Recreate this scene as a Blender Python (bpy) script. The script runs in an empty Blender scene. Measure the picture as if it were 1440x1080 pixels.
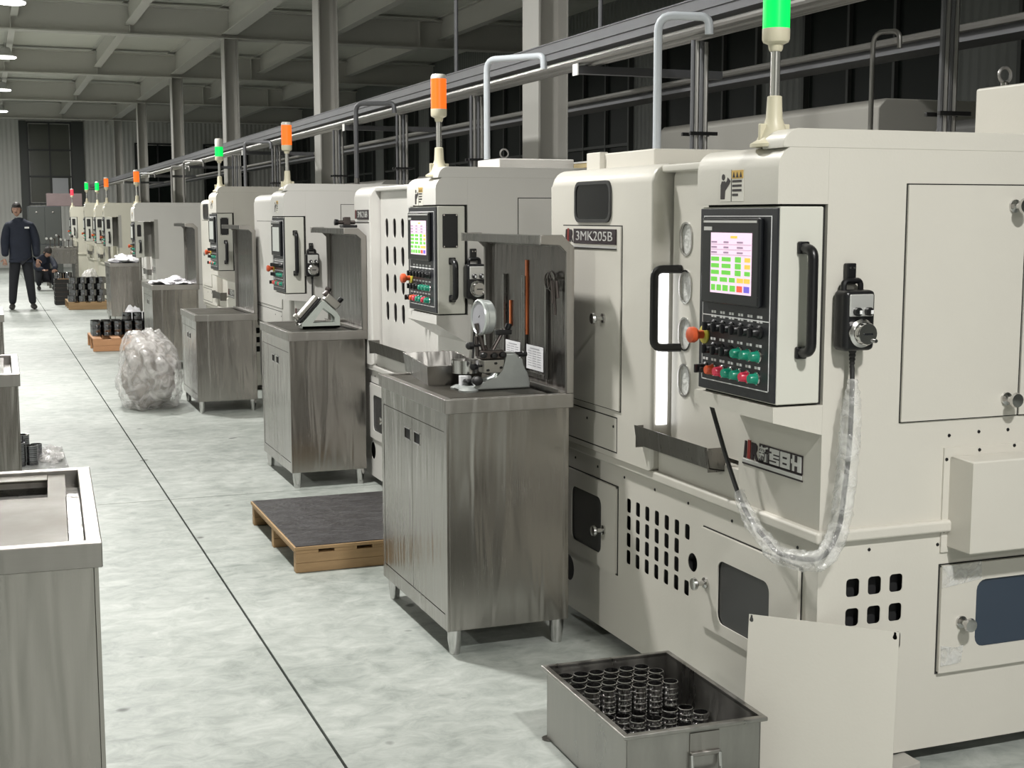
import bpy, bmesh, math, random
from mathutils import Matrix, Vector, noise
random.seed(7)
R = math.radians
SC = bpy.context.scene
COL = SC.collection

# ------------------------------------------------------------------ camera
cam_d = bpy.data.cameras.new('camera')
cam_d.sensor_width = 36.0
cam_d.lens = 1911.92 / 1440 * 36
cam_d.clip_end = 200
cam = bpy.data.objects.new('camera', cam_d)
COL.objects.link(cam)
SC.camera = cam
_vx, _vy, _f = -23.3385, 305.496, 1911.921
def _ray(u, v): return Vector(((u-720)/_f, -(v-540)/_f, -1.0))
_yw = _ray(_vx, _vy).normalized()
_up = Vector((math.sin(-.0478063), math.cos(-.0478063), 0))
_zw = (_up - _up.dot(_yw)*_yw).normalized()
_xw = _yw.cross(_zw)
_M = Matrix((_xw, _yw, _zw)).to_4x4()
_M.translation = (0, 0, 1.52)
cam.matrix_world = _M

# ------------------------------------------------------------------ world, exposure
wd = bpy.data.worlds.new('world'); SC.world = wd
wd.use_nodes = True
wd.node_tree.nodes['Background'].inputs[0].default_value = (.012, .014, .018, 1)
wd.node_tree.nodes['Background'].inputs[1].default_value = 1.0
SC.view_settings.view_transform = 'Standard'
SC.view_settings.look = 'None'
SC.view_settings.exposure = 0.0
SC.view_settings.gamma = 1.0
SC.view_settings.use_curve_mapping = False

# ------------------------------------------------------------------ hall lamps (the lamp bodies come further down)
LAMP_Z = 4.2
LAMPS = [(.45, 18.75), (.47, 25.1), (.5, 31.5), (.53, 37.8), (.47, 12.35), (.47, 5.95), (1.55, -.35), (.6, -6.0)]
FILL_LAMPS = [(-5.6, 2.6), (-5.6, 12.3), (-5.6, 22.0), (-5.6, 32.0)]  # added unseen side row, fill for the faces toward the aisle
LAMP_POWER = 216
def lamp_light(x, y, z, power):
    ld = bpy.data.lights.new('lamp_light', 'AREA')
    ld.shape = 'DISK'; ld.size = .34; ld.energy = power
    ld.color = (1.0, .985, .95)
    o = bpy.data.objects.new('lamp_light', ld); COL.objects.link(o)
    o.location = (x, y, z)
    return o
for (x, y) in LAMPS: lamp_light(x, y, LAMP_Z-.03, LAMP_POWER*(1.25 if y < 1 else 1))
for (x, y) in FILL_LAMPS: lamp_light(x, y, LAMP_Z-.03, LAMP_POWER*1.15)

# ------------------------------------------------------------------ materials
def new_mat(name):
    m = bpy.data.materials.new(name); m.use_nodes = True
    nt = m.node_tree; b = nt.nodes['Principled BSDF']
    return m, nt, b
def N(nt, t, **k):
    n = nt.nodes.new(t)
    for a, v in k.items():
        if a in n.inputs: n.inputs[a].default_value = v
        else: setattr(n, a, v)
    return n
def mat(name, col, rough=.5, metal=0.0, var=0.0, scale=6.0, bump=0.0, bscale=40.0, stretch=(1,1,1), spec=.5, alpha=1.0, trans=0.0, emit=None, estr=0.0, rvar=0.0, coat=0.0):
    m, nt, b = new_mat(name)
    b.inputs['Base Color'].default_value = (*col, 1)
    b.inputs['Roughness'].default_value = rough
    b.inputs['Metallic'].default_value = metal
    b.inputs['Specular IOR Level'].default_value = spec
    b.inputs['Alpha'].default_value = alpha
    b.inputs['Transmission Weight'].default_value = trans
    b.inputs['Coat Weight'].default_value = coat
    if emit:
        b.inputs['Emission Color'].default_value = (*emit, 1); b.inputs['Emission Strength'].default_value = estr
    L = nt.links
    if var or rvar or bump:
        tc = N(nt, 'ShaderNodeTexCoord')
        mp = N(nt, 'ShaderNodeMapping'); mp.inputs['Scale'].default_value = stretch
        L.new(tc.outputs['Object'], mp.inputs['Vector'])
    if var or rvar:
        nz = N(nt, 'ShaderNodeTexNoise', Scale=scale, Detail=4.0, Roughness=.6)
        L.new(mp.outputs[0], nz.inputs['Vector'])
    if var:
        mx = N(nt, 'ShaderNodeMix', data_type='RGBA')
        mx.inputs[6].default_value = (*[c*(1-var) for c in col], 1); mx.inputs[7].default_value = (*[min(1, c*(1+var)) for c in col], 1)
        L.new(nz.outputs['Fac'], mx.inputs[0]); L.new(mx.outputs[2], b.inputs['Base Color'])
    if rvar:
        mr = N(nt, 'ShaderNodeMapRange'); mr.inputs['From Min'].default_value = .3; mr.inputs['From Max'].default_value = .7
        mr.inputs['To Min'].default_value = max(.03, rough-rvar); mr.inputs['To Max'].default_value = min(1, rough+rvar)
        L.new(nz.outputs['Fac'], mr.inputs['Value']); L.new(mr.outputs[0], b.inputs['Roughness'])
    if bump:
        nb = N(nt, 'ShaderNodeTexNoise', Scale=bscale, Detail=3.0)
        L.new(mp.outputs[0], nb.inputs['Vector'])
        bp = N(nt, 'ShaderNodeBump', Strength=bump, Distance=.01)
        L.new(nb.outputs['Fac'], bp.inputs['Height']); L.new(bp.outputs[0], b.inputs['Normal'])
    return m
def steel(name, col, rough, stretch):
    # brushed sheet steel: fine grain along one axis, broad gentle waviness of the sheet
    m, nt, b = new_mat(name); L = nt.links
    b.inputs['Metallic'].default_value = 1.0
    tc = N(nt, 'ShaderNodeTexCoord')
    mp = N(nt, 'ShaderNodeMapping'); mp.inputs['Scale'].default_value = stretch
    L.new(tc.outputs['Object'], mp.inputs['Vector'])
    n1 = N(nt, 'ShaderNodeTexNoise', Scale=9.0, Detail=5.0, Roughness=.65); L.new(mp.outputs[0], n1.inputs['Vector'])
    n2 = N(nt, 'ShaderNodeTexNoise', Scale=2.2, Detail=2.0); L.new(tc.outputs['Object'], n2.inputs['Vector'])
    mx = N(nt, 'ShaderNodeMix', data_type='RGBA')
    mx.inputs[6].default_value = (*[c*.93 for c in col], 1); mx.inputs[7].default_value = (*[min(1, c*1.06) for c in col], 1)
    L.new(n1.outputs['Fac'], mx.inputs[0]); L.new(mx.outputs[2], b.inputs['Base Color'])
    ad = N(nt, 'ShaderNodeMath', operation='ADD'); L.new(n1.outputs['Fac'], ad.inputs[0]); L.new(n2.outputs['Fac'], ad.inputs[1])
    mr = N(nt, 'ShaderNodeMapRange'); mr.inputs['From Min'].default_value = .6; mr.inputs['From Max'].default_value = 1.4
    mr.inputs['To Min'].default_value = rough-.07; mr.inputs['To Max'].default_value = rough+.08
    L.new(ad.outputs[0], mr.inputs['Value']); L.new(mr.outputs[0], b.inputs['Roughness'])
    mp3 = N(nt, 'ShaderNodeMapping'); mp3.inputs['Scale'].default_value = (10, 10, 1.1); L.new(tc.outputs['Object'], mp3.inputs['Vector'])
    n3 = N(nt, 'ShaderNodeTexNoise', Scale=1.5, Detail=1.0, Distortion=1.0); L.new(mp3.outputs[0], n3.inputs['Vector'])
    bp = N(nt, 'ShaderNodeBump', Strength=.24, Distance=.02); L.new(n3.outputs['Fac'], bp.inputs['Height']); L.new(bp.outputs[0], b.inputs['Normal'])
    return m
def emis(name, col, s):
    m, nt, b = new_mat(name)
    b.inputs['Base Color'].default_value = (*[c*.5 for c in col], 1)
    b.inputs['Emission Color'].default_value = (*col, 1); b.inputs['Emission Strength'].default_value = s
    b.inputs['Roughness'].default_value = .3
    return m
def film(name, col, alpha, rough=.15, bump=.6, bscale=18.0):
    # clear crumpled plastic
    m, nt, b = new_mat(name); L = nt.links
    b.inputs['Base Color'].default_value = (*col, 1); b.inputs['Roughness'].default_value = rough
    b.inputs['Specular IOR Level'].default_value = .9
    tc = N(nt, 'ShaderNodeTexCoord')
    nz = N(nt, 'ShaderNodeTexNoise', Scale=bscale, Detail=4.0, Distortion=1.5); L.new(tc.outputs['Object'], nz.inputs['Vector'])
    bp = N(nt, 'ShaderNodeBump', Strength=bump, Distance=.02); L.new(nz.outputs['Fac'], bp.inputs['Height']); L.new(bp.outputs[0], b.inputs['Normal'])
    mr = N(nt, 'ShaderNodeMapRange'); mr.inputs['From Min'].default_value = .35; mr.inputs['From Max'].default_value = .7
    mr.inputs['To Min'].default_value = alpha*.45; mr.inputs['To Max'].default_value = min(1, alpha*1.6)
    L.new(nz.outputs['Fac'], mr.inputs['Value']); L.new(mr.outputs[0], b.inputs['Alpha'])
    return m
M = {}
M['cream'] = mat('cream_paint', (.60, .578, .522), .36, var=.03, scale=3, bump=.03, bscale=120)
M['slot_dark'] = mat('dim_machine_interior', (.09, .085, .09), .6)
M['panel_cream'] = mat('panel_paint', (.62, .615, .555), .34)
M['cream_cool'] = mat('pale_paint', (.63, .615, .585), .34, var=.02, scale=3, bump=.03, bscale=120)
M['cream_far'] = mat('aged_cream_paint', (.56, .54, .45), .4, var=.05, scale=3)
M['grey_machine'] = mat('grey_paint', (.36, .35, .32), .5, var=.05, scale=2)
M['plate_steel'] = mat('loose_plate_steel', (.085, .079, .066), .5, 1.0, var=.4, scale=6, rvar=.08)
M['unlit_machine'] = mat('unlit_machine_paint', (.075, .075, .072), .5)  # darkened tone: lack of light on the rear machine put into its colour
M['steel'] = steel('brushed_steel', (.36, .343, .32), .23, (40, 40, 1.2))
M['steel_top'] = steel('brushed_steel_top', (.34, .325, .305), .38, (2, 30, 30))
M['box_steel'] = mat('stained_box_steel', (.36, .35, .33), .36, 1.0, var=.35, scale=5, stretch=(3, 3, .8), rvar=.12, bump=.08, bscale=8)
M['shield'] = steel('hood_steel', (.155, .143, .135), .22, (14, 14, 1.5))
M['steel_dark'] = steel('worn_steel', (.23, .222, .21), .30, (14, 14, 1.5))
M['chrome'] = mat('chrome', (.62, .61, .60), .16, 1.0)
M['black'] = mat('black_plastic', (.006, .006, .007), .34, var=.2, scale=20)
M['black_matte'] = mat('black_rubber', (.014, .014, .014), .65)
M['void'] = mat('dark_interior', (.01, .01, .011), .8)
M['panel_dark'] = mat('charcoal_panel', (.016, .017, .021), .38, bump=.04, bscale=200)
M['bezel'] = mat('screen_bezel', (.012, .013, .015), .22)
M['white_mark'] = mat('white_print', (.75, .75, .75), .5)
M['white'] = mat('white_plastic', (.72, .72, .70), .4)
M['glass_dark'] = mat('dark_glass', (.006, .006, .007), .10, spec=.25)
M['glass_smoke'] = mat('smoked_pane', (.06, .06, .06), .25, spec=.6, alpha=.72)
M['glass_blue'] = mat('blue_pane', (.035, .05, .075), .18, spec=.6)
M['rubber'] = mat('rubber_gasket', (.02, .02, .02), .5)
M['seam'] = mat('seam_shadow_gap', (.02, .02, .018), .9)
M['green_btn'] = mat('green_button', (.01, .16, .10), .25, emit=(.0, .25, .15), estr=.25)
M['red_btn'] = mat('red_button', (.45, .03, .06), .25, emit=(.5, .03, .06), estr=.25)
M['orange_btn'] = mat('orange_button', (.65, .10, .03), .3)
M['estop'] = mat('emergency_red', (.60, .10, .035), .35)
M['yellow'] = mat('yellow_ring', (.55, .50, .06), .45)
M['label_yellow'] = mat('label_yellow', (.62, .40, .10), .5)
M['label_white'] = mat('label_white', (.68, .66, .60), .5)
M['ink'] = mat('black_ink', (.02, .015, .015), .5)
M['plate_black'] = mat('nameplate_black', (.02, .012, .016), .3)
M['plate_silver'] = mat('nameplate_silver', (.70, .70, .68), .35, .6)
M['logo_red'] = mat('emblem_red', (.22, .02, .015), .35)
M['concrete'] = None
M['wood'] = mat('pallet_wood', (.34, .22, .11), .7, var=.35, scale=3, stretch=(1, 8, 8), bump=.15, bscale=20)
M['wood_orange'] = mat('orange_pallet_wood', (.50, .26, .13), .7, var=.25, scale=3, stretch=(1, 8, 8))
M['mat_black'] = mat('black_scuffed_mat', (.028, .026, .028), .42, var=.5, scale=9, bump=.5, bscale=35, stretch=(1, 2.5, 1), rvar=.15)
M['ring'] = mat('bright_ground_steel', (.62, .61, .61), .14, 1.0)
M['ring_dark'] = mat('oiled_ring_steel', (.20, .20, .21), .16, 1.0)
M['pipe'] = mat('grey_pvc_pipe', (.42, .45, .48), .35)
M['galv'] = mat('galvanised_tray', (.12, .122, .13), .5, .5, var=.15, scale=5)
M['galv_light'] = mat('galvanised_pipe', (.24, .235, .225), .38, .8)
M['column'] = mat('column_paint', (.44, .43, .40), .5, var=.05, scale=2)
M['beam'] = mat('beam_paint', (.58, .57, .53), .55, var=.05, scale=1)
M['wall'] = None
M['film'] = film('clear_plastic_film', (.82, .82, .80), .34)
M['bag'] = film('clear_bag_plastic', (.80, .78, .77), .42, .14, .9, 8.0)
M['foam'] = mat('white_foam_sheet', (.82, .81, .84), .6, var=.08, scale=14, bump=.5, bscale=25)
M['bag_fill'] = mat('foam_scrap', (.28, .25, .22), .8, var=.55, scale=12)
M['ivory'] = mat('ivory_plastic', (.60, .56, .42), .4)
M['pole'] = mat('polished_pole', (.70, .69, .66), .22, .9)
M['cast'] = mat('silver_cast_iron', (.36, .38, .37), .38, .5, var=.1, scale=30)
M['fixture'] = mat('blued_fixture_steel', (.10, .085, .08), .3, .8, var=.3, scale=25)
M['fixture_light'] = mat('ground_fixture_block', (.33, .32, .29), .35, .7)
M['vblock'] = mat('grey_green_casting', (.33, .36, .33), .5, var=.08, scale=20)
M['paper'] = mat('paper', (.70, .70, .72), .7)
M['orange_reflect'] = mat('orange_tape', (.6, .16, .05), .5)
M['navy'] = mat('navy_workwear', (.010, .014, .028), .8, var=.3, scale=12, bump=.3, bscale=30)
M['trousers'] = mat('dark_trousers', (.012, .013, .018), .8, var=.25, scale=12)
M['skin'] = mat('skin', (.38, .22, .16), .55)
M['hair'] = mat('dark_hair', (.015, .012, .011), .6, bump=.5, bscale=60)
M['shoe'] = mat('dark_shoe', (.03, .028, .028), .6)
M['lamp_body'] = mat('lamp_housing', (.5, .5, .5), .4, .3)
M['lamp_lens'] = emis('lamp_lens', (1, .98, .93), 9.0)
M['face_glow'] = emis('face_glow_strip', (1, 1, 1), 2.2)
M['tower_clear'] = mat('frosted_lens', (.62, .60, .55), .3)
M['lit_green'] = emis('lit_green_lens', (.0, .82, .11), 1.05)
M['lit_green_core'] = emis('lit_green_core', (.1, 1.0, .6), 2.5)
M['lit_orange'] = emis('lit_orange_lens', (1.0, .15, .015), 1.15)
M['lit_red'] = emis('lit_red_lens', (1.0, .05, .08), 1.2)
M['scr'] = emis('screen_pink', (.93, .70, .84), .85)
M['scr_line'] = emis('screen_text', (.42, .30, .42), .6)
M['scr_green'] = emis('screen_green', (.16, .62, .07), .8)
M['scr_orange'] = emis('screen_orange', (1.0, .55, .08), .9)
M['scr_red'] = emis('screen_red', (.85, .10, .05), .9)
M['scr_blue'] = emis('screen_blue', (.16, .12, .62), .9)
M['scr_grey'] = emis('screen_grey', (.55, .57, .52), .55)
M['win_dark'] = mat('night_glass', (.010, .014, .012), .35, spec=.1)
M['win_far'] = mat('ceiling_reflection_pane', (.10, .105, .09), .12, spec=.8)  # pane colour lightened to hold the ceiling's reflection
M['win_pale'] = mat('pale_window_patch', (.52, .53, .56), .2)
M['frame_dark'] = mat('dark_window_frame', (.03, .032, .033), .5)
M['frame_grey'] = mat('grey_window_frame', (.055, .06, .056), .5)

def concrete():
    m, nt, b = new_mat('polished_concrete'); L = nt.links
    tc = N(nt, 'ShaderNodeTexCoord')
    n1 = N(nt, 'ShaderNodeTexNoise', Scale=1.1, Detail=6.0, Roughness=.65); L.new(tc.outputs['Object'], n1.inputs['Vector'])
    mp = N(nt, 'ShaderNodeMapping'); mp.inputs['Scale'].default_value = (1, 1.3, 1); L.new(tc.outputs['Object'], mp.inputs['Vector'])
    n2 = N(nt, 'ShaderNodeTexNoise', Scale=9.0, Detail=8.0, Roughness=.7, Distortion=.6); L.new(mp.outputs[0], n2.inputs['Vector'])
    n3 = N(nt, 'ShaderNodeTexNoise', Scale=7.5, Detail=1.0, Roughness=.4); L.new(tc.outputs['Object'], n3.inputs['Vector'])
    mx = N(nt, 'ShaderNodeMix', data_type='RGBA'); mx.inputs[6].default_value = (.195, .22, .20, 1); mx.inputs[7].default_value = (.455, .475, .45, 1)
    r1 = N(nt, 'ShaderNodeMapRange'); r1.inputs['From Min'].default_value = .36; r1.inputs['From Max'].default_value = .64
    ad = N(nt, 'ShaderNodeMath', operation='MULTIPLY_ADD'); ad.inputs[1].default_value = .5
    L.new(n1.outputs['Fac'], ad.inputs[0])
    hm = N(nt, 'ShaderNodeMath', operation='MULTIPLY'); hm.inputs[1].default_value = .5; L.new(n2.outputs['Fac'], hm.inputs[0]); L.new(hm.outputs[0], ad.inputs[2])
    L.new(ad.outputs[0], r1.inputs['Value']); L.new(r1.outputs[0], mx.inputs[0])
    # scattered dark oil spots
    cr = N(nt, 'ShaderNodeMapRange'); cr.inputs['From Min'].default_value = .74; cr.inputs['From Max'].default_value = .80
    L.new(n3.outputs['Fac'], cr.inputs['Value'])
    m2 = N(nt, 'ShaderNodeMix', data_type='RGBA'); m2.inputs[7].default_value = (.10, .11, .10, 1)
    L.new(cr.outputs[0], m2.inputs[0]); L.new(mx.outputs[2], m2.inputs[6]); L.new(m2.outputs[2], b.inputs['Base Color'])
    r2 = N(nt, 'ShaderNodeMapRange'); r2.inputs['To Min'].default_value = .42; r2.inputs['To Max'].default_value = .62
    L.new(n1.outputs['Fac'], r2.inputs['Value']); L.new(r2.outputs[0], b.inputs['Roughness'])
    bp = N(nt, 'ShaderNodeBump', Strength=.12, Distance=.01); L.new(n2.outputs['Fac'], bp.inputs['Height']); L.new(bp.outputs[0], b.inputs['Normal'])
    b.inputs['Specular IOR Level'].default_value = .4
    return m
M['concrete'] = concrete()
def ribbed(name, col, axis):
    m, nt, b = new_mat(name); L = nt.links
    tc = N(nt, 'ShaderNodeTexCoord')
    wv = N(nt, 'ShaderNodeTexWave', Scale=2.4, Distortion=0.0); wv.bands_direction = axis; wv.wave_profile = 'SIN'
    L.new(tc.outputs['Object'], wv.inputs['Vector'])
    bp = N(nt, 'ShaderNodeBump', Strength=.4, Distance=.03); L.new(wv.outputs['Fac'], bp.inputs['Height']); L.new(bp.outputs[0], b.inputs['Normal'])
    nz = N(nt, 'ShaderNodeTexNoise', Scale=.6, Detail=4.0); L.new(tc.outputs['Object'], nz.inputs['Vector'])
    mx = N(nt, 'ShaderNodeMix', data_type='RGBA'); mx.inputs[6].default_value = (*[c*.85 for c in col], 1); mx.inputs[7].default_value = (*[c*1.08 for c in col], 1)
    L.new(nz.outputs['Fac'], mx.inputs[0]); L.new(mx.outputs[2], b.inputs['Base Color'])
    b.inputs['Roughness'].default_value = .55
    return m
M['wall'] = ribbed('ribbed_white_cladding', (.60, .60, .57), 'X')
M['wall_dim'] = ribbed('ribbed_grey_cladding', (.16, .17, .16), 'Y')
M['ceil'] = ribbed('ribbed_roof_sheet', (.72, .72, .66), 'Y')

# ------------------------------------------------------------------ mesh helpers
BEV = [False]
def BM(): return bmesh.new()
def obj(name, bm, m, parent=None, ang=32, loc=None):
    me = bpy.data.meshes.new(name)
    bmesh.ops.recalc_face_normals(bm, faces=bm.faces)
    bm.to_mesh(me); bm.free()
    me.materials.append(m)
    if BEV[0]:
        # bevelled sheet-metal bodies: keep the flats flat, round only the edges
        BEV[0] = False
        o = link(name, me, parent, max(ang, 46), loc)
        w = o.modifiers.new('flat faces', 'WEIGHTED_NORMAL'); w.keep_sharp = True; w.weight = 100
        return o
    return link(name, me, parent, ang, loc)
def link(name, me, parent=None, ang=32, loc=None):
    for p in me.polygons: p.use_smooth = True
    me.set_sharp_from_angle(angle=R(ang))
    o = bpy.data.objects.new(name, me); COL.objects.link(o)
    if parent: o.parent = parent
    if loc: o.location = loc
    return o
def thing(name, label, cat, loc=(0, 0, 0), rz=0, group=None):
    o = bpy.data.objects.new(name, None); COL.objects.link(o)
    o.location = loc; o.rotation_euler = (0, 0, rz)
    o.empty_display_size = .1
    o['label'] = label; o['category'] = cat
    if group: o['group'] = group
    return o
def tag(o, label=None, cat=None, group=None, kind=None):
    if label: o['label'] = label
    if cat: o['category'] = cat
    if group: o['group'] = group
    if kind: o['kind'] = kind
    return o
def box(bm, x0, x1, y0, y1, z0, z1, bev=0.0, seg=2, mtx=None):
    r = bmesh.ops.create_cube(bm, size=1.0)
    vs = r['verts']
    bmesh.ops.scale(bm, vec=(abs(x1-x0), abs(y1-y0), abs(z1-z0)), verts=vs)
    bmesh.ops.translate(bm, vec=((x0+x1)/2, (y0+y1)/2, (z0+z1)/2), verts=vs)
    if bev > 0:
        BEV[0] = True
        es = list({e for v in vs for e in v.link_edges})
        q = bmesh.ops.bevel(bm, geom=es, offset=bev, segments=seg, affect='EDGES', profile=.5)
        vs = list({v for f in q['faces'] for v in f.verts} | {v for v in vs if v.is_valid})
    if mtx: bmesh.ops.transform(bm, matrix=mtx, verts=vs)
    return vs
def frame_to(p0, p1):
    d = Vector(p1) - Vector(p0)
    q = d.to_track_quat('Z', 'Y')
    return Matrix.Translation(p0) @ q.to_matrix().to_4x4(), d.length
def cyl(bm, p0, p1, r0, r1=None, n=16, cap=True):
    if r1 is None: r1 = r0
    mt, ln = frame_to(p0, p1)
    a = [bm.verts.new(mt @ Vector((r0*math.cos(2*math.pi*i/n), r0*math.sin(2*math.pi*i/n), 0))) for i in range(n)]
    b = [bm.verts.new(mt @ Vector((r1*math.cos(2*math.pi*i/n), r1*math.sin(2*math.pi*i/n), ln))) for i in range(n)]
    for i in range(n): bm.faces.new((a[i], a[(i+1) % n], b[(i+1) % n], b[i]))
    if cap: bm.faces.new(a[::-1]); bm.faces.new(b)
def lathe(bm, prof, p0=(0, 0, 0), p1=(0, 0, 1), n=20, close=True):
    mt, _ = frame_to(p0, p1)
    rows = []
    for (r, z) in prof:
        if r < 1e-5: rows.append([bm.verts.new(mt @ Vector((0, 0, z)))])
        else: rows.append([bm.verts.new(mt @ Vector((r*math.cos(2*math.pi*i/n), r*math.sin(2*math.pi*i/n), z))) for i in range(n)])
    for a, b in zip(rows, rows[1:]):
        for i in range(n):
            j = (i+1) % n
            if len(a) == 1 and len(b) == 1: continue
            if len(a) == 1: bm.faces.new((a[0], b[j], b[i]))
            elif len(b) == 1: bm.faces.new((a[i], a[j], b[0]))
            else: bm.faces.new((a[i], a[j], b[j], b[i]))
    if close:
        if len(rows[0]) > 1: bm.faces.new(rows[0][::-1])
        if len(rows[-1]) > 1: bm.faces.new(rows[-1])
def smooth_pts(pts, k=5):
    P = [Vector(p) for p in pts]
    if len(P) < 3: return P
    out = []
    for i in range(len(P)-1):
        a = P[i-1] if i else P[0]*2-P[1]; b = P[i]; c = P[i+1]; d = P[i+2] if i+2 < len(P) else P[-1]*2-P[-2]
        for j in range(k):
            t = j/k
            out.append(.5*((2*b) + (c-a)*t + (2*a-5*b+4*c-d)*t*t + (3*b-a-3*c+d)*t**3))
    out.append(P[-1]); return out
def tube(bm, pts, r, n=10, cap=True):
    P = [Vector(p) for p in pts]
    rr = r if isinstance(r, (list, tuple)) else [r]*len(P)
    prev = None; rings = []
    for i, p in enumerate(P):
        t = (P[min(i+1, len(P)-1)] - P[max(i-1, 0)]).normalized()
        if prev is None:
            u = t.orthogonal().normalized()
        else:
            u = (prev - prev.dot(t)*t)
            u = u.normalized() if u.length > 1e-6 else t.orthogonal().normalized()
        prev = u; w = t.cross(u)
        rings.append([bm.verts.new(p + rr[i]*(math.cos(2*math.pi*k/n)*u + math.sin(2*math.pi*k/n)*w)) for k in range(n)])
    for a, b in zip(rings, rings[1:]):
        for k in range(n): bm.faces.new((a[k], a[(k+1) % n], b[(k+1) % n], b[k]))
    if cap: bm.faces.new(rings[0][::-1]); bm.faces.new(rings[-1])
def bend(pts, rad, k=5):
    # polyline with rounded corners
    P = [Vector(p) for p in pts]; out = [P[0]]
    for i in range(1, len(P)-1):
        a = (P[i-1]-P[i]); b = (P[i+1]-P[i]); r = min(rad, a.length*.49, b.length*.49)
        s = P[i]+a.normalized()*r; e = P[i]+b.normalized()*r
        for j in range(k+1):
            t = j/k; out.append((1-t)**2*s + 2*t*(1-t)*P[i] + t*t*e)
    out.append(P[-1]); return out
def prism(bm, prof, axis, a0, a1, bev=0.0):
    # prof: 2-D outline; axis 'y' -> (x,z), 'x' -> (y,z), 'z' -> (x,y)
    def P(p, a):
        return {'y': (p[0], a, p[1]), 'x': (a, p[0], p[1]), 'z': (p[0], p[1], a)}[axis]
    A = [bm.verts.new(P(p, a0)) for p in prof]; B = [bm.verts.new(P(p, a1)) for p in prof]
    n = len(prof)
    fs = [bm.faces.new(A), bm.faces.new(B[::-1])]
    for i in range(n): fs.append(bm.faces.new((A[i], B[i], B[(i+1) % n], A[(i+1) % n])))
    if bev:
        BEV[0] = True
        es = list(fs[0].edges) + list(fs[1].edges)
        bmesh.ops.bevel(bm, geom=es, offset=bev, segments=2, affect='EDGES', profile=.5)
def rrect(a0, a1, b0, b1, r, k=4):
    out = []
    for cx, cy, s in ((a1-r, b1-r, 0), (a0+r, b1-r, 90), (a0+r, b0+r, 180), (a1-r, b0+r, 270)):
        for j in range(k+1):
            t = R(s + 90*j/k); out.append((cx+r*math.cos(t), cy+r*math.sin(t)))
    return out
def circ(a, b, r, k=20): return [(a+r*math.cos(2*math.pi*i/k), b+r*math.sin(2*math.pi*i/k)) for i in range(k)]
FR = lambda x: Matrix(((0, 0, 1, x), (1, 0, 0, 0), (0, 1, 0, 0), (0, 0, 0, 1)))      # (y,z) outline on an x plane, thickness to +x
SD = lambda y: Matrix(((1, 0, 0, 0), (0, 0, -1, y), (0, 1, 0, 0), (0, 0, 0, 1)))     # (x,z) outline on a y plane, thickness to -y
TP = lambda z: Matrix.Translation((0, 0, z))
def curve_mesh(cu):
    o = bpy.data.objects.new('tmp', cu); COL.objects.link(o)
    dg = bpy.context.evaluated_depsgraph_get(); dg.update()
    me = bpy.data.meshes.new_from_object(o.evaluated_get(dg))
    bpy.data.objects.remove(o); bpy.data.curves.remove(cu)
    return me
PLATES = {}
def plate(name, outer, holes, th, mtx, m, parent=None, ang=32):
    key = (tuple((round(a, 4), round(b, 4)) for a, b in outer), tuple(tuple((round(a, 4), round(b, 4)) for a, b in h) for h in holes), th)
    if key not in PLATES:
        cu = bpy.data.curves.new('tmp', 'CURVE'); cu.dimensions = '2D'; cu.fill_mode = 'BOTH'; cu.extrude = th/2
        for ring in [outer] + list(holes):
            s = cu.splines.new('POLY'); s.points.add(len(ring)-1)
            for p, (a, b) in zip(s.points, ring): p.co = (a, b, 0, 1)
            s.use_cyclic_u = True
        PLATES[key] = curve_mesh(cu)
    me = PLATES[key].copy(); me.name = name
    me.transform(mtx @ Matrix.Translation((0, 0, th/2)))
    if mtx.determinant() < 0: me.flip_normals()
    me.materials.clear(); me.materials.append(m)
    return link(name, me, parent, ang)
TEXTS = {}
def text(name, s, w, h, mtx, m, parent=None, th=.0015, bold=0.0):
    """text stretched to w x h, centred on mtx; local x along the reading direction"""
    if (s, bold) not in TEXTS:
        cu = bpy.data.curves.new('tmp', 'FONT'); cu.body = s; cu.size = 1; cu.extrude = .02; cu.offset = bold; cu.resolution_u = 3
        TEXTS[(s, bold)] = curve_mesh(cu)
    me = TEXTS[(s, bold)].copy(); me.name = name
    xs = [v.co.x for v in me.vertices]; ys = [v.co.y for v in me.vertices]
    if not xs: return None
    cx, cy = (min(xs)+max(xs))/2, (min(ys)+max(ys))/2
    sx, sy = w/(max(xs)-min(xs)), h/(max(ys)-min(ys))
    me.transform(Matrix.Diagonal((sx, sy, th/.04, 1)) @ Matrix.Translation((-cx, -cy, 0)))
    me.transform(mtx); me.materials.clear(); me.materials.append(m)
    return link(name, me, parent)
def TF(x, y, z): return Matrix(((0, 0, -1, x), (-1, 0, 0, y), (0, 1, 0, z), (0, 0, 0, 1)))   # text frame on a face looking to -x
def TS(x, y, z): return Matrix(((1, 0, 0, x), (0, 0, -1, y), (0, 1, 0, z), (0, 0, 0, 1)))    # on a face looking to -y

# ================================================================== THE SETTING
floor = BM(); box(floor, -9.4, 9.4, -10.4, 44.4, -.16, -.022)
floor = tag(obj('floor', floor, M['seam']), kind='structure')
xs = [-9.4, -3.5, .873, 5.2, 9.4]; ys = [-10.4, -.95, 7.42, 15.85, 24.2, 32.6, 44.4]
for i in range(len(xs)-1):
    for j in range(len(ys)-1):
        b = BM(); g = .0045
        box(b, xs[i]+g, xs[i+1]-g, ys[j]+g, ys[j+1]-g, -.021, 0)
        obj('slab', b, M['concrete'], floor)
CZ = 4.78
b = BM(); box(b, -9.4, 9.4, -10.4, 44.4, CZ, CZ+.12); tag(obj('ceiling', b, M['ceil']), kind='structure')
b = BM(); box(b, -9.4, 9.4, 44.0, 44.3, 0, CZ); tag(obj('wall_far', b, M['wall']), kind='structure')
b = BM(); box(b, -9.4, -9.1, -10.1, 44.0, 0, CZ); tag(obj('wall_left', b, M['wall']), kind='structure')
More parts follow.
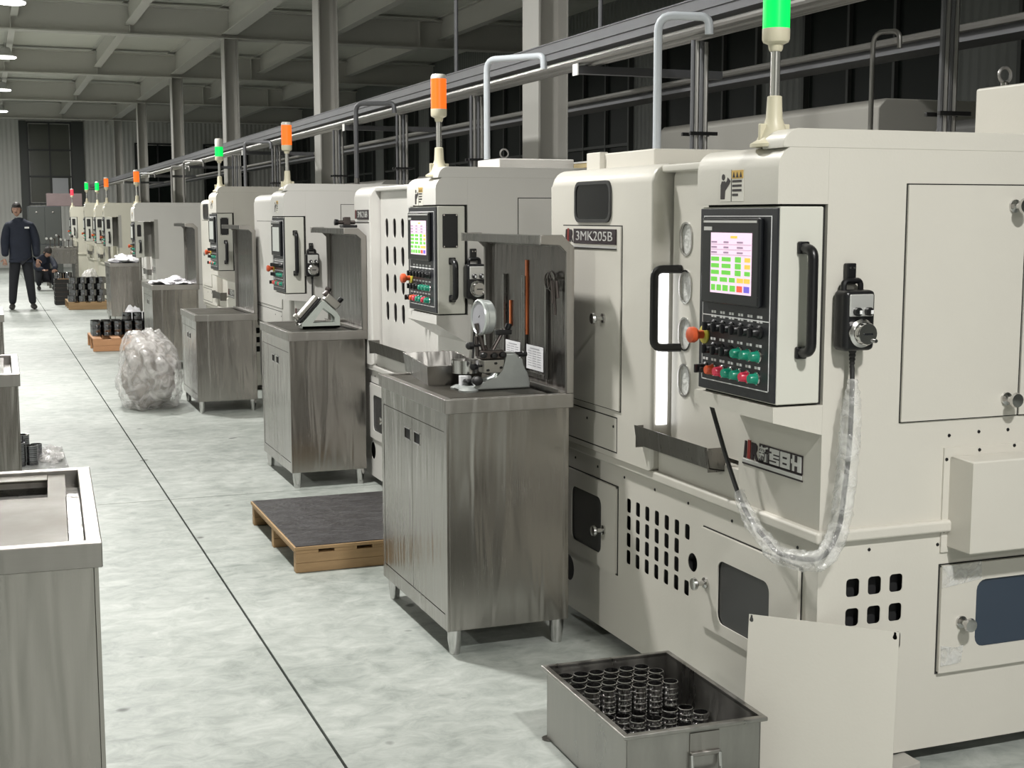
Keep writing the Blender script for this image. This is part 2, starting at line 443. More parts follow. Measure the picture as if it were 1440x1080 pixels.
b = BM(); box(b, -9.4, 9.4, -10.4, -10.1, 0, CZ); tag(obj('wall_near', b, M['wall']), kind='structure')
b = BM(); box(b, 9.1, 9.4, -10.1, 44.0, 0, CZ); tag(obj('wall_right', b, M['wall_dim']), kind='structure')
COLS = [2.5, 8.82, 15.35, 21.75, 28.1, 34.6, 41.0]
def column(x, y):
    b = BM()
    box(b, x, x+.014, y, y+.30, 0, 4.268); box(b, x+.206, x+.22, y, y+.30, 0, 4.268)
    box(b, x+.014, x+.206, y+.144, y+.156, 0, 4.268)
    c = tag(obj('steel_column', b, M['column']), kind='structure')
    b = BM(); box(b, x-.06, x+.28, y-.06, y+.36, 0, .02)
    for dx in (-.035, .255):
        for dy in (-.03, .33): cyl(b, (x+dx, y+dy, .02), (x+dx, y+dy, .05), .014, n=8)
    obj('base_plate', b, M['column'], c)
for y in COLS: column(3.6, y)
for y in COLS: column(-4.2, y)
# cross beams (I-sections) on the column lines and secondary beams along the hall
for y in COLS:
    b = BM(); yc = y+.15
    box(b, -9.1, 9.1, yc-.12, yc+.12, 4.27, 4.29); box(b, -9.1, 9.1, yc-.12, yc+.12, 4.70, 4.72); box(b, -9.1, 9.1, yc-.006, yc+.006, 4.29, 4.70)
    for x in (-7, -5.5, -2.5, -1, .5, 2.2, 5.2, 6.8): box(b, x-.006, x+.006, yc-.11, yc+.11, 4.29, 4.70)
    tag(obj('roof_beam', b, M['beam']), kind='structure')
for (x, z, w) in ((3.71, 4.34, .11), (2.2, 4.42, .07), (.55, 4.46, .05), (-1.6, 4.42, .07), (-4.09, 4.34, .11), (-6.6, 4.42, .07), (5.4, 4.42, .07), (7.2, 4.42, .07)):
    for y0, y1 in zip([-10.1]+[c+.156 for c in COLS], [c+.144 for c in COLS]+[44.0]):
        b = BM(); box(b, x-w, x+w, y0, y1, z, z+.016); box(b, x-.005, x+.005, y0, y1, z+.016, CZ)
        box(b, x-w, x+w, y0, y1, CZ-.015, CZ)
        tag(obj('roof_joist', b, M['beam']), kind='structure')
# far wall: tall dark glazed bay beside the aisle
def window(name, x0, x1, z0, z1, y, nx, nz, fm, gm, face='y', holes=None):
    fr = .05
    if face == 'y': mk = lambda a0, a1, c0, c1, d0, d1: (a0, a1, y-d1, y-d0, c0, c1)
    else: mk = lambda a0, a1, c0, c1, d0, d1: (y-d1, y-d0, a0, a1, c0, c1)
    b = BM()
    for (a0, a1, c0, c1) in ((x0-fr, x0, z0-fr, z1+fr), (x1, x1+fr, z0-fr, z1+fr), (x0, x1, z0-fr, z0), (x0, x1, z1, z1+fr)): box(b, *mk(a0, a1, c0, c1, 0, .08))
    for i in range(1, nx): a = x0+(x1-x0)*i/nx; box(b, *mk(a-.022, a+.022, z0, z1, 0, .06))
    for i in range(1, nz): a = z0+(z1-z0)*i/nz; box(b, *mk(x0, x1, a-.022, a+.022, 0, .055))
    w = tag(obj(name, b, fm), kind='structure')
    for i in range(nx):
        for j in range(nz):
            b = BM(); box(b, *mk(x0+(x1-x0)*i/nx+.022, x0+(x1-x0)*(i+1)/nx-.022, z0+(z1-z0)*j/nz+.022, z0+(z1-z0)*(j+1)/nz-.022, .004, .012))
            obj('pane', b, gm, w)
    return w
w1 = window('window_1', 1.36, 2.56, 1.95, 4.33, 44.0, 2, 3, M['frame_dark'], M['win_far'])
b = BM(); box(b, 2.0, 2.46, 43.90, 43.93, 2.0, 2.70); obj('pale_patch', b, M['win_pale'], w1)  # pale panel added for the bright patch in the lower right pane
b = BM(); box(b, 2.56+.05, 2.95, 43.9, 44.0, 0, 4.4); box(b, 1.1, 1.31, 43.9, 44.0, 0, 4.4); tag(obj('trim_1', b, M['frame_grey']), kind='structure')
# right wall: tall night-dark windows
wn = 2
for y in (.6, 4.2, 7.8, 11.4, 15, 18.6, 22.2, 25.8, 29.4, 33, 36.6, 40.2):
    window('window_%d' % wn, y, y+2.5, 1.3, 3.9, 9.1, 3, 2, M['frame_grey'], M['win_dark'], 'x'); wn += 1
# windows in the far wall to the right of the columns
for x in (4.5, 6.6):
    window('window_%d' % wn, x, x+1.3, 1.9, 3.75, 44.0, 2, 2, M['frame_dark'], M['win_dark']); wn += 1

# ================================================================== hall lamps
def hall_lamp(x, y, label, group=None):
    t = thing('hall_lamp', label, 'lamp', (x, y, LAMP_Z), 0, group)
    b = BM(); lathe(b, [(0, .02), (.17, .02), (.185, .03), (.185, .05), (.10, .075), (.085, .16), (.06, .18), (0, .18)], n=24); obj('housing', b, M['lamp_body'], t)
    b = BM(); lathe(b, [(0, 0.0), (.165, 0.0), (.178, .012), (.17, .02), (0, .02)], n=24); obj('lens', b, M['lamp_lens'], t)
    b = BM(); cyl(b, (0, 0, .18), (0, 0, 4.46-LAMP_Z), .008, n=8); obj('hanger_rod', b, M['lamp_body'], t)
    return t
HL = ['glowing round hall lamp on the ceiling, highest and largest at the upper left', 'glowing round hall lamp, second from the top at the left edge', 'glowing round hall lamp, third from the top at the left edge', 'glowing round hall lamp, lowest and farthest at the left edge']
for i, (x, y) in enumerate(LAMPS + FILL_LAMPS):
    if i < 4: hall_lamp(x, y, HL[i], 'round hall lamps under the roof')
    else: hall_lamp(x, y, 'round hall lamp under the roof outside the picture', 'round hall lamps under the roof')  # includes the added fill row at the side

# ================================================================== MACHINES
def bezier_front(x0, z0, x1, z1, r, k=6):
    # outline of a body section seen along y: front top corner rounded
    out = [(x1, z0), (x1, z1)]
    for j in range(k+1):
        t = R(90 + 90*j/k); out.append((x0+r+r*math.cos(t), z1-r+r*math.sin(t)))
    out.append((x0, z0)); return out
def u_handle(name, p0, p1, out, r, m, parent, flat=1.0):
    a, c, o = Vector(p0), Vector(p1), Vector(out)
    b = BM(); tube(b, bend([a, a+o, c+o, c], .028), r, n=10)
    return obj(name, b, m, parent)
def knob(parent, pos, d, s=1.0):
    p = Vector(pos); d = Vector(d)
    b = BM(); lathe(b, [(.017*s, 0), (.017*s, .006*s), (.008*s, .009*s), (.008*s, .028*s), (.015*s, .032*s), (.02*s, .038*s), (.018*s, .046*s), (0, .048*s)], p, p+d, n=18)
    return obj('knob', b, M['chrome'], parent)
def screw(parent, pos, d):
    p = Vector(pos); d = Vector(d)
    b = BM(); cyl(b, p, p+d*.0025, .0052, .004, n=8); return obj('screw', b, M['black'], parent)
def emblem(parent, x, y, z, w, h):
    """slanted I and R emblem on a face looking to -x; w wide, h high, left edge at y"""
    def sp(pts, m, nm):
        plate(nm, [(y-a*w, z+c*h) for a, c in pts], [], .002, FR(x-.002), m, parent)
    sp([(0, 0), (.16, 0), (.2, 1.0), (.08, 1.0)], M['plate_black'], 'emblem_bar')
    sp([(.24, 0), (.44, 0), (.46, 1.08), (.28, 1.08)], M['logo_red'], 'emblem_bar')
    sp([(.50, .0), (.66, .0), (.66, .35), (.84, -.02), (.98, -.02), (.80, .42), (.88, .6), (.88, .85), (.78, .98), (.52, 1.0)], M['plate_black'], 'emblem_letter')
def tower_light(parent, x, y, z, colour, lit_low=True, clear_top=False):
    t = bpy.data.objects.new('signal_tower', None); COL.objects.link(t); t.parent = parent; t.location = (x, y, z); t.empty_display_size = .05
    b = BM(); lathe(b, [(.062, 0), (.062, .008), (.045, .018), (.03, .05), (.022, .075), (.019, .13), (.014, .132)], n=16)
    box(b, -.045, .045, -.006, .006, .004, .06, .003); obj('bracket', b, M['ivory'], t)
    b = BM(); cyl(b, (0, 0, .12), (0, 0, .265), .0125, n=12); obj('pole', b, M['pole'], t)
    b = BM(); lathe(b, [(.015, .245), (.018, .25), (.02, .262), (.033, .268), (.036, .275), (.036, .302), (0, .302)], n=18); obj('lens_base', b, M['ivory'], t)
    lit = {'green': 'lit_green', 'orange': 'lit_orange', 'red': 'lit_red'}[colour]
    z0, z1 = (.302, .385) if clear_top else (.302, .435)
    b = BM(); lathe(b, [(0, z0), (.035, z0), (.035, z1), (0, z1)], n=20); tag(obj('lens', b, M[lit], t), 'lit %s lens' % colour)
    b = BM(); lathe(b, [(0, z1), (.035, z1), (.035, .445), (.030, .455), (0, .458)], n=20); obj('lens_cap', b, M['tower_clear'], t)
    return t
def control_box(root, px0, px1, z0, z1, yb, screen, dark_rect, detailed, y1=.40):
    """swivelling operator box: dark face towards the aisle, painted side towards the camera"""
    t = bpy.data.objects.new('control_panel', None); COL.objects.link(t); t.parent = root; t.empty_display_size = .05
    H = z1-z0
    b = BM(); box(b, px0+.006, px1, yb, y1, z0, z1, .004); obj('housing', b, M['panel_cream'], t)
    b = BM(); box(b, px0, px0+.006, yb+.002, y1-.002, z0+.004, z1-.004, .002); obj('face_plate', b, M['panel_dark'], t)
    x = px0-.0012
    # thin white border lines
    b = BM()
    zl = z0+H*.415
    ya, yc = yb+.028, y1-.022
    for (a0, a1, c0, c1) in ((ya, yc, z1-.026, z1-.0235), (ya, yc, z0+.03, z0+.0325), (ya, ya+.0022, z0+.03, z1-.026), (yc-.0022, yc, z0+.03, z1-.026), (ya, yc, zl, zl+.0025)): box(b, x, px0+.0005, a0, a1, c0, c1)
    obj('border_line', b, M['white_mark'], t)
    # screen
    zs0, zs1 = z0+H*.485, z0+H*.945
    b = BM(); box(b, px0-.016, px0, yb+.065, y1-.035, zs0, zs1, .006); obj('screen_bezel', b, M['bezel'], t)
    b = BM(); box(b, px0-.018, px0-.0155, yb+.075, y1-.05, zs1-.014, zs1-.008); obj('screen_trim', b, M['plate_silver'], t)
    b = BM(); box(b, px0-.0175, px0-.0155, y1-.095, y1-.052, zs1-.035, zs1-.025); obj('screen_badge', b, M['plate_silver'], t)
    sy0, sy1 = yb+.098, y1-.092
    sz0, sz1 = z0+H*.545, z0+H*.865
    W, Hh = sy1-sy0, sz1-sz0
    b = BM(); box(b, px0-.0175, px0-.0155, sy0, sy1, sz0, sz1); obj('screen', b, M['scr'] if screen == 'lit' else M['scr_grey'], t)
    if screen == 'lit':
        def key(a0, a1, c0, c1, m, nm='screen_key'):
            b = BM(); box(b, px0-.0185, px0-.0172, sy1-a1*W, sy1-a0*W, sz0+c0*Hh, sz0+c1*Hh); obj(nm, b, m, t)
        for r_, (c0, c1) in enumerate(((.53, .60), (.42, .49), (.31, .38))):
            key(.02, .22, c0, c1, M['scr_green']); key(.29, .51, c0, c1, M['scr_green']); key(.62, .76, c0-.01, c1+.01, M['scr_green'])
            key(.85, .98, c0, c1, M['scr_orange'] if r_ < 2 else M['scr_green'])
        for a0, a1, m in ((.02, .18, 'scr_green'), (.25, .43, 'scr_green'), (.48, .62, 'scr_green'), (.67, .82, 'scr_orange'), (.84, .98, 'scr_orange')): key(a0, a1, .19, .265, M[m])
        for a0, a1, m in ((.03, .13, 'scr_green'), (.17, .28, 'scr_green'), (.32, .45, 'scr_green'), (.50, .63, 'scr_green'), (.67, .80, 'scr_red'), (.84, .97, 'scr_blue')): key(a0, a1, .04, .14, M[m])
        for c in (.66, .745, .83): 
            key(.02, .16, c, c+.03, M['scr_line'], 'screen_text'); key(.33, .45, c, c+.03, M['scr_line'], 'screen_text'); key(.66, .8, c, c+.03, M['scr_line'], 'screen_text')
            key(.0, 1, c-.025, c-.018, M['scr_line'], 'screen_rule')
        key(.5, .66, .91, .95, M['scr_orange'])
    # buttons: three rows
    rows = [(z0+H*.36, [(y1-.085-i*.048, 'k') for i in range(6)]),
            (z0+H*.235, [(y1-.083-i*.048, c) for i, c in enumerate('kkkggg')]),
            (z0+H*.12, [(y1-.042-i*.046, c) for i, c in enumerate('korggrg')])]
    for k, (z, row) in enumerate(rows):
        z -= 0
        for (y, c) in row:
            if y < yb+.03: continue
            mm = {'k': 'black', 'g': 'green_btn', 'r': 'red_btn', 'o': 'orange_btn'}[c]
            b = BM(); lathe(b, [(.0165, 0), (.0165, .004), (.0135, .008), (.0125, .022), (.0105, .026), (0, .026)], (px0, y, z), (px0-1, y, z), n=14)
            obj('push_button' if c != 'k' else 'selector_switch', b, M[mm], t)
            if detailed:
                if c == 'k':
                    b = BM(); box(b, px0-.036, px0-.024, y-.004, y+.004, z-.012, z+.012, .002); obj('switch_lever', b, M['black'], t)
                b = BM(); lathe(b, [(.0185, 0), (.0185, .003), (.0165, .0055), (.0165, .0015)], (px0, y, z), (px0-1, y, z), n=14, close=False); obj('button_ring', b, M['chrome'] if c != 'k' else M['black'], t)
                b = BM()
                for q in range(2): box(b, px0-.0009, px0+.0003, y-.014+q*.016, y-.003+q*.016, z+.024, z+.031)
                if k == 0:
                    for q in range(2): box(b, px0-.0009, px0+.0003, y-.012+q*.014, y-.002+q*.014, z+.036, z+.043)
                obj('button_caption', b, M['white_mark'], t)
    # emergency stop
    ye, ze = y1-.035, z0+H*.305
    b = BM(); lathe(b, [(.026, 0), (.026, .004), (.020, .007), (0, .007)], (px0, ye, ze), (px0-1, ye, ze), n=20); obj('stop_ring', b, M['yellow'], t)
    b = BM(); lathe(b, [(.012, .005), (.012, .024), (.019, .028), (.023, .036), (.022, .048), (.016, .052), (0, .053)], (px0, ye, ze), (px0-1, ye, ze), n=20); obj('emergency_stop', b, M['estop'], t)
    # handle and monitor cover on the side that faces the camera
    hz1 = z1-.105 if not dark_rect else z1-.245
    hz0 = z0+.135 if not dark_rect else z0+.07
    xm = (px0+px1)/2+.005
    b = BM(); tube(b, bend([(xm, yb, hz1), (xm, yb-.052, hz1-.006), (xm, yb-.052, hz0+.006), (xm, yb, hz0)], .022), .0135, n=12)
    for z in (hz0, hz1): box(b, xm-.016, xm+.016, yb-.012, yb, z-.016, z+.016, .004)
    obj('grab_handle', b, M['black'], t)
    if dark_rect:
        b = BM(); box(b, px0+.03, px1-.035, yb-.004, yb, z1-.185, z1-.035, .004); obj('side_cover', b, M['black_matte'], t)
        for dx in (px0+.036, px1-.041):
            for dz in (z1-.18, z1-.04):
                b = BM(); cyl(b, (dx, yb-.004, dz), (dx, yb-.007, dz), .004, n=8); obj('cover_screw', b, M['chrome'], t)
    return t
def warning_label(root, x, y, z, s=1.0):
    """y, z: centre of the label, on a face looking to -x"""
    t = bpy.data.objects.new('warning_label', None); COL.objects.link(t); t.parent = root; t.empty_display_size = .05
    P = lambda nm, pts, m, d: plate(nm, [(y-a*s, z+c*s) for a, c in pts], [], .0008, FR(x-d), m, t)
    P('label_sheet', [(-.062, -.042), (.062, -.042), (.062, .042), (-.062, .042)], M['label_white'], .001)
    P('figure_head', circ(-.044, .023, .0085, 12), M['ink'], .0018)
    P('figure_body', [(-.058, -.036), (-.036, -.036), (-.034, -.014), (-.012, .004), (-.006, .012), (-.014, .018), (-.022, .022), (-.024, .014), (-.032, .008), (-.034, .012), (-.052, .012), (-.058, .002)], M['ink'], .0018)
    P('label_header', [(0, .018), (.06, .018), (.06, .040), (0, .040)], M['label_yellow'], .0018)
    for k in range(3): P('header_symbol', [(.006+k*.018, .021), (.018+k*.018, .021), (.012+k*.018, .036)], M['ink'], .0026)
    for k in range(4): P('text_line', [(.004, .008-k*.012), (.052-(k == 3)*.018, .008-k*.012), (.052-(k == 3)*.018, .014-k*.012), (.004, .014-k*.012)], M['ink'], .0018)
    P('label_rule', [(-.002, -.042), (.0, -.042), (.0, .042), (-.002, .042)], M['ink'], .0018)
    return t
def name_plate(root, x, y_l, y_r, z0, z1, words):
    """black model plate, left end y_l (larger y), right end y_r"""
    t = bpy.data.objects.new('name_plate', None); COL.objects.link(t); t.parent = root; t.empty_display_size = .05
    w = y_l-y_r; h = z1-z0
    ew = w*.16
    emblem(t, x, y_l, z0+h*.1, ew*1.05, h*.85)
    b = BM(); box(b, x-.004, x, y_r, y_l-ew*1.15, z0, z1, .001); obj('plate', b, M['plate_black'], t)
    pw = w-ew*1.15
    text('lettering', words, pw*.86, h*.62, TF(x-.0042, y_r+pw/2, z0+h*.53), M['plate_silver'], t)
    b = BM(); box(b, x-.005, x, y_r, y_l, z0-.013, z0-.006); obj('plate_line', b, M['plate_silver'], t)
    b = BM(); box(b, x-.003, x, y_r, y_l, z0-.017, z0-.013); obj('plate_edge', b, M['ink'], t)
    return t
def logo_plate(root, x, y_l, y_r, z0, z1):
    t = bpy.data.objects.new('logo_plate', None); COL.objects.link(t); t.parent = root; t.empty_display_size = .05
    w = y_l-y_r; h = z1-z0
    X = lambda a: y_l-a*w
    Z = lambda c: z0+c*h
    b = BM(); box(b, x-.003, x, X(1.0), X(0.0), Z(-.02), Z(.16), .001); obj('logo_line', b, M['plate_silver'], t)
    b = BM(); box(b, x-.002, x, X(1.01), X(-.01), Z(-.10), Z(-.03)); box(b, x-.002, x, X(1.0), X(.28), Z(.16), Z(.26)); obj('logo_edge', b, M['plate_black'], t)
    emblem(t, x, y_l-.01*w, Z(.2), w*.27, h*.80)
    # four characters: bright blocks on black, cut by dark strokes
    for i in range(4):
        a0 = .30+i*.178; a1 = a0+.16
        b = BM(); box(b, x-.002, x, X(a1+.012), X(a0-.012), Z(.22), Z(1.04)); obj('logo_backing', b, M['plate_black'], t)
        if i == 0:
            text('logo_character', '\u65b0', (a1-a0)*w, h*.72, TF(x-.0035, X((a0+a1)/2), Z(.64)), M['plate_silver'], t, bold=.02)
            continue
        b = BM(); box(b, x-.0045, x-.001, X(a1), X(a0), Z(.28), Z(.98), .001); obj('logo_character', b, M['plate_silver'], t)
        aw = a1-a0
        sl = {1: [(.0, .22, .76, .84), (.45, 1, .70, .76), (.45, 1, .54, .60), (.0, .72, .40, .46)],
              2: [(.3, .7, .70, .78), (.3, .7, .44, .52)],
              3: [(.40, .64, .70, .98), (.40, .64, .28, .52), (0, .14, .80, .98), (0, .12, .28, .60)]}[i]
        for (p, q, c0, c1) in sl:
            b = BM(); box(b, x-.0055, x-.0035, X(a0+q*aw), X(a0+p*aw), Z(c0), Z(c1)); obj('logo_stroke', b, M['plate_black'], t)
    return t
def pierced_door(root, name, front, y0, y1, z0, z1, wy0, wy1, wz0, wz1, knob_at, glass, m, th=.012):
    """access door with a rounded window, on the front (x) face when front, else on the side (y) face"""
    t = bpy.data.objects.new(name, None); COL.objects.link(t); t.parent = root; t.empty_display_size = .05
    rect = [(y0, z0), (y1, z0), (y1, z1), (y0, z1)]; g = .004
    gap = [(y0-g, z0-g), (y1+g, z0-g), (y1+g, z1+g), (y0-g, z1+g)]
    hole = rrect(wy0, wy1, wz0, wz1, .03)
    if front:
        plate('gap', gap, [], .002, FR(-.0022), M['seam'], t)
        plate('leaf', rect, [hole], .004, FR(-th), m, t); frm = BM()
        for (a0, a1, c0, c1) in ((y0, y0+.004, z0, z1), (y1-.004, y1, z0, z1), (y0, y1, z0, z0+.004), (y0, y1, z1-.004, z1)): box(frm, -th+.004, -.0005, a0, a1, c0, c1)
        obj('leaf_edge', frm, m, t)
        plate('pane', rrect(wy0-.01, wy1+.01, wz0-.01, wz1+.01, .03), [], .003, FR(-.0055), glass, t)
    else:
        plate('gap', gap, [], .002, SD(.0002), M['seam'], t)
        plate('leaf', rect, [hole], .004, SD(-th+.004), m, t); frm = BM()
        for (a0, a1, c0, c1) in ((y0, y0+.004, z0, z1), (y1-.004, y1, z0, z1), (y0, y1, z0, z0+.004), (y0, y1, z1-.004, z1)): box(frm, a0, a1, -th+.004, -.0005, c0, c1)
        obj('leaf_edge', frm, m, t)
        plate('pane', rrect(wy0-.01, wy1+.01, wz0-.01, wz1+.01, .03), [], .003, SD(-.0025), glass, t)
    if knob_at:
        if front: knob(t, (-th, knob_at[0], knob_at[1]), (-1, 0, 0))
        else: knob(t, (knob_at[0], -th, knob_at[1]), (0, -1, 0))
    return t
def pendant(mx, my, mz, label, s=1.0, cable=None):
    """hand pulse generator hung on the machine side: origin at its top hook, faces -y"""
    t = thing('hand_wheel_pendant', label, 'pendant', (mx, my, mz), 0, None)
    b = BM(); box(b, -.014, .014, -.018, 0, -.055, 0, .003); obj('hook_strap', b, M['black'], t)
    b = BM(); cyl(b, (-.006, -.018, -.012), (-.006, -.02, -.012), .003, n=8); cyl(b, (.006, -.018, -.012), (.006, -.02, -.012), .003, n=8); obj('strap_rivets', b, M['chrome'], t)
    b = BM(); tube(b, bend([(-.026, -.02, -.072), (-.026, -.02, -.045), (.026, -.02, -.045), (.026, -.02, -.072)], .015), .008, n=8); obj('hanger_loop', b, M['black'], t)
    b = BM(); box(b, -.047, .047, -.062, -.002, -.225, -.068, .014, 3); obj('housing', b, M['black'], t)
    b = BM(); box(b, -.036, .036, -.066, -.06, -.135, -.078, .003); obj('selector_plate', b, M['plate_silver'], t)
    for dx in (-.016, .018):
        b = BM(); lathe(b, [(.011, 0), (.011, .012), (.008, .016), (0, .016)], (dx, -.066, -.122), (dx, -1, -.122), n=14); obj('selector_knob', b, M['black'], t)
        b = BM(); box(b, dx-.002, dx+.006, -.084, -.08, -.128, -.118, .001); obj('knob_pointer', b, M['white_mark'], t)
    b = BM(); lathe(b, [(.037, 0), (.037, .008), (.031, .012), (.029, .013), (.029, .03), (.027, .034), (0, .034)], (0, -.062, -.178), (0, -1, -.178), n=28); obj('hand_wheel', b, M['chrome'], t)
    b = BM(); box(b, -.014, .014, -.098, -.094, -.181, -.176, .001, mtx=None); obj('wheel_mark', b, M['bezel'], t)
    b = BM(); cyl(b, (.019, -.094, -.196), (.019, -.104, -.196), .006, .005, n=12); obj('crank_grip', b, M['chrome'], t)
    b = BM(); lathe(b, [(.011, 0)] + [v for i in range(6) for v in ((.010-.0008*i, .006+i*.01), (.0075-.0006*i, .011+i*.01))] + [(.005, .068)], (0, -.03, -.223), (0, -.03, -1), n=12); obj('strain_relief', b, M['black_matte'], t)
    return t
SLOTH = lambda y, z, w, h: rrect(y-w/2, y+w/2, z-h/2, z+h/2, w*.49, 5)

def rel(name, b, m, parent, ang=32):
    bmesh.ops.translate(b, vec=-parent.location, verts=b.verts)
    return obj(name, b, m, parent, ang)

def machine(X0, Y0, label, colour, L=1.77, paint='cream', pz=(1.036, 1.546), panel_x=(-.15, -.014), header=(1.0, 1.70), door=(.42, .93), lbz=1.69, slots=1, lettering=None,
            detail=True, dark_rect=False, screen='grey', tower=True, clear_top=False, logo=True, window_at=(1.25, 1.53), swung=False, depth=1.35):
    m = M[paint]
    t = thing('grinding_machine', label, 'machine', (X0, Y0, 0), 0, 'row of pale grinding machines along the aisle')
    d0, d1 = door
    # base with lip, levelling feet
    b = BM(); box(b, .034, depth, .034, L-.002, .04, .66, .004); base = obj('base', b, m, t)
    b = BM(); box(b, -.02, depth, -.02, L+.02, .658, .692, .009, 3); obj('lip', b, m, t)
    for fx in (.2, depth-.2):
        for fy in (.15, L-.2):
            b = BM(); lathe(b, [(.05, 0), (.05, .015), (.03, .022), (.016, .024), (.016, .06)], (fx, fy, 0), (fx, fy, 1), n=14); obj('levelling_foot', b, M['grey_machine'], t)
    # front base skin with real vent holes
    holes = []
    if detail:
        for i in range(7):
            for j in range(4):
                holes.append(rrect(.709+i*.07, .709+i*.07+.031, .326+j*.0605, .326+j*.0605+.049, .008, 3))
        hh = [h for k, h in enumerate(holes) if not (k in (2,))]
        # the cable hole sits over the nearest column
        holes = hh
        hole_r = circ(.687, .442, .03, 20)
        holes = [h for h in holes if all(math.hypot(p[0]-.687, p[1]-.442) > .034 for p in h)] + [hole_r, circ(1.66, .19, .05, 20)]
    doors_f = [(.076, .615), (1.23, 1.70)] if L > 1.7 else [(.076, .615)]
    for a, c in doors_f:
        if detail: holes.append(rrect(a+.10, c-.09, .29, .52, .03))
    plate('front_skin', [(.0025, .04), (L, .04), (L, .66), (.0025, .66)], holes, .002, FR(0), m, t)
    b = BM(); box(b, .030, .034, .034, L-.03, .06, .64); obj('base_cavity', b, M['void'], t)
    if detail:
        pierced_door(t, 'base_door', True, .076, .615, .264, .572, .22, .51, .30, .495, (.58, .405), M['glass_smoke'], m)
        if L > 1.7: pierced_door(t, 'base_door', True, 1.23, 1.70, .268, .58, 1.345, 1.61, .315, .52, (1.32, .41), M['glass_smoke'], m)
        for y in (.10, .45, .72, .95, 1.18, 1.40, 1.6):
            if y < L: screw(t, (0, y, .625), (-1, 0, 0))
        for z in (.60, .20): screw(t, (0, .03, z), (-1, 0, 0))
    # right base skin with six vents and a window door
    sh = []
    if detail:
        for i in range(3):
            for j in range(3): sh.append(rrect(.09+i*.07, .09+i*.07+.042, .338+j*.082, .338+j*.082+.05, .010, 3))
        sh.append(rrect(.52, .92, .30, .525, .03))
    plate('side_skin', [(.0, .04), (depth, .04), (depth, .66), (.0, .66)], sh, .002, SD(.002), m, t)
    b = BM(); box(b, .034, depth-.03, .030, .034, .06, .64); obj('base_cavity', b, M['void'], t)
    if detail:
        pierced_door(t, 'side_door', False, .395, 1.02, .256, .562, .515, .905, .318, .512, (.465, .398), M['glass_blue'], m)
        for (x, z) in ((.16, .628), (.385, .622)): screw(t, (x, 0, z), (0, -1, 0))
    # upper body: right block carrying header and operator box
    hx = panel_x[0]
    b = BM(); prism(b, [(0, .69), (depth, .69), (depth, header[1]), (0, header[1])], 'y', 0.0, d0); obj('body', b, m, t)
    # header block over the panel, with sloping soffit under it
    pr = [(0, header[1]), ]
    r = .055
    arc = [(hx+r+r*math.cos(R(90+90*j/6)), header[1]-r+r*math.sin(R(90+90*j/6))) for j in range(7)]
    b = BM(); prism(b, [(-.0003, pz[1]+.006), (-.0003, header[1])] + arc + [(hx, pz[1]+.006)], 'y', 0, d0, .0); obj('header', b, M['cream_cool'] if paint == 'cream_cool' else m, t)
    if not swung:
        b = BM(); prism(b, [(-.0003, .95), (-.0003, pz[0]-.006), (hx, pz[0]-.006), (hx, pz[0]-.046)], 'y', 0, d0); obj('panel_support', b, m, t)
        b = BM(); box(b, hx+.02, .01, .012, d0-.03, pz[0]-.006, pz[1]+.006); obj('panel_recess', b, M['seam'], t)
    else:
        b = BM(); box(b, -.006, .04, -.004, d0-.03, pz[0]-.02, pz[1]+.03); obj('panel_recess', b, M['grey_machine'], t)  # grey plates put the recess's shade behind the swung-out panel into colour
        b = BM(); box(b, hx+.01, .02, d0-.06, d0-.03, pz[0], pz[1]); obj('panel_recess', b, M['grey_machine'], t)
        b = BM(); cyl(b, (hx+.06, .03, .72), (hx+.06, .03, pz[0]), .018, n=12); obj('panel_post', b, M['steel'], t)
    control_box(t, hx, panel_x[1], pz[0], pz[1], -.003, screen, dark_rect, detail, d0-.02)
    warning_label(t, hx, d0-.19, (pz[1]+header[1])/2-.02)
    # end cap over the near end
    k = 6; r = .045; x0 = hx+.012; zt = header[1]+.043
    arc = [(x0+r+r*math.cos(R(90+90*j/k)), zt-r+r*math.sin(R(90+90*j/k))) for j in range(k+1)]
    b = BM(); prism(b, [(x0, header[1]-.006), (depth, header[1]-.006), (depth, zt)] + arc, 'y', -.001, .10, .003); obj('end_cap', b, m, t)
    if tower: tower_light(t, hx+.055, .115, header[1], colour, True, clear_top)
    # sliding door with rounded slots
    hs = []
    if slots == 1:
        for z in (1.45, 1.30, 1.15, 1.002): hs.append(SLOTH(.815, z, .075, .10))
    elif slots == 3:
        for y in (1.43, 1.28, 1.13):
            for z in (1.46, 1.31, 1.16, 1.005): hs.append(SLOTH(y, z, .06, .105))
    elif slots == 2:
        for y in (.70, .57):
            for z in (1.46, 1.31, 1.16, 1.005): hs.append(SLOTH(y, z, .06, .105))
    if d1 > d0+.05:
        zt = lbz-.025
        yd = d1-.03 if slots == 1 else d1-.012
        plate('sliding_door', rrect(d0-.06, yd, .80, zt, .025), hs, .004, FR(.03), m, t)
        if hs:
            b = BM(); box(b, .052, .06, d0, yd-.02, .82, zt-.03); obj('slot_backing', b, M['film'] if slots == 1 else M['slot_dark'], t)
            for h in (hs if slots == 1 else []):
                yc = sum(p[0] for p in h)/len(h); zc = sum(p[1] for p in h)/len(h)
                plate('slot_rim', SLOTH(yc, zc, .083, .108), [SLOTH(yc, zc, .071, .096)], .004, FR(.027), M['chrome'], t)
                plate('slot_film', SLOTH(yc, zc, .073, .098), [], .004, FR(.036), M['film_slot'], t)
        b = BM(); prism(b, bezier_front(.075, .69, depth, lbz-.01, .05), 'y', d0, d1); obj('rear_body', b, m, t)
        b = BM(); box(b, .0, .08, d0, d1, .69, .785, .003); obj('sill', b, m, t)
        b = BM(); box(b, .0, .09, d0, d1, lbz-.03, lbz-.005, .006); obj('door_head', b, m, t)
        yh = .845 if slots == 1 else d0+.18
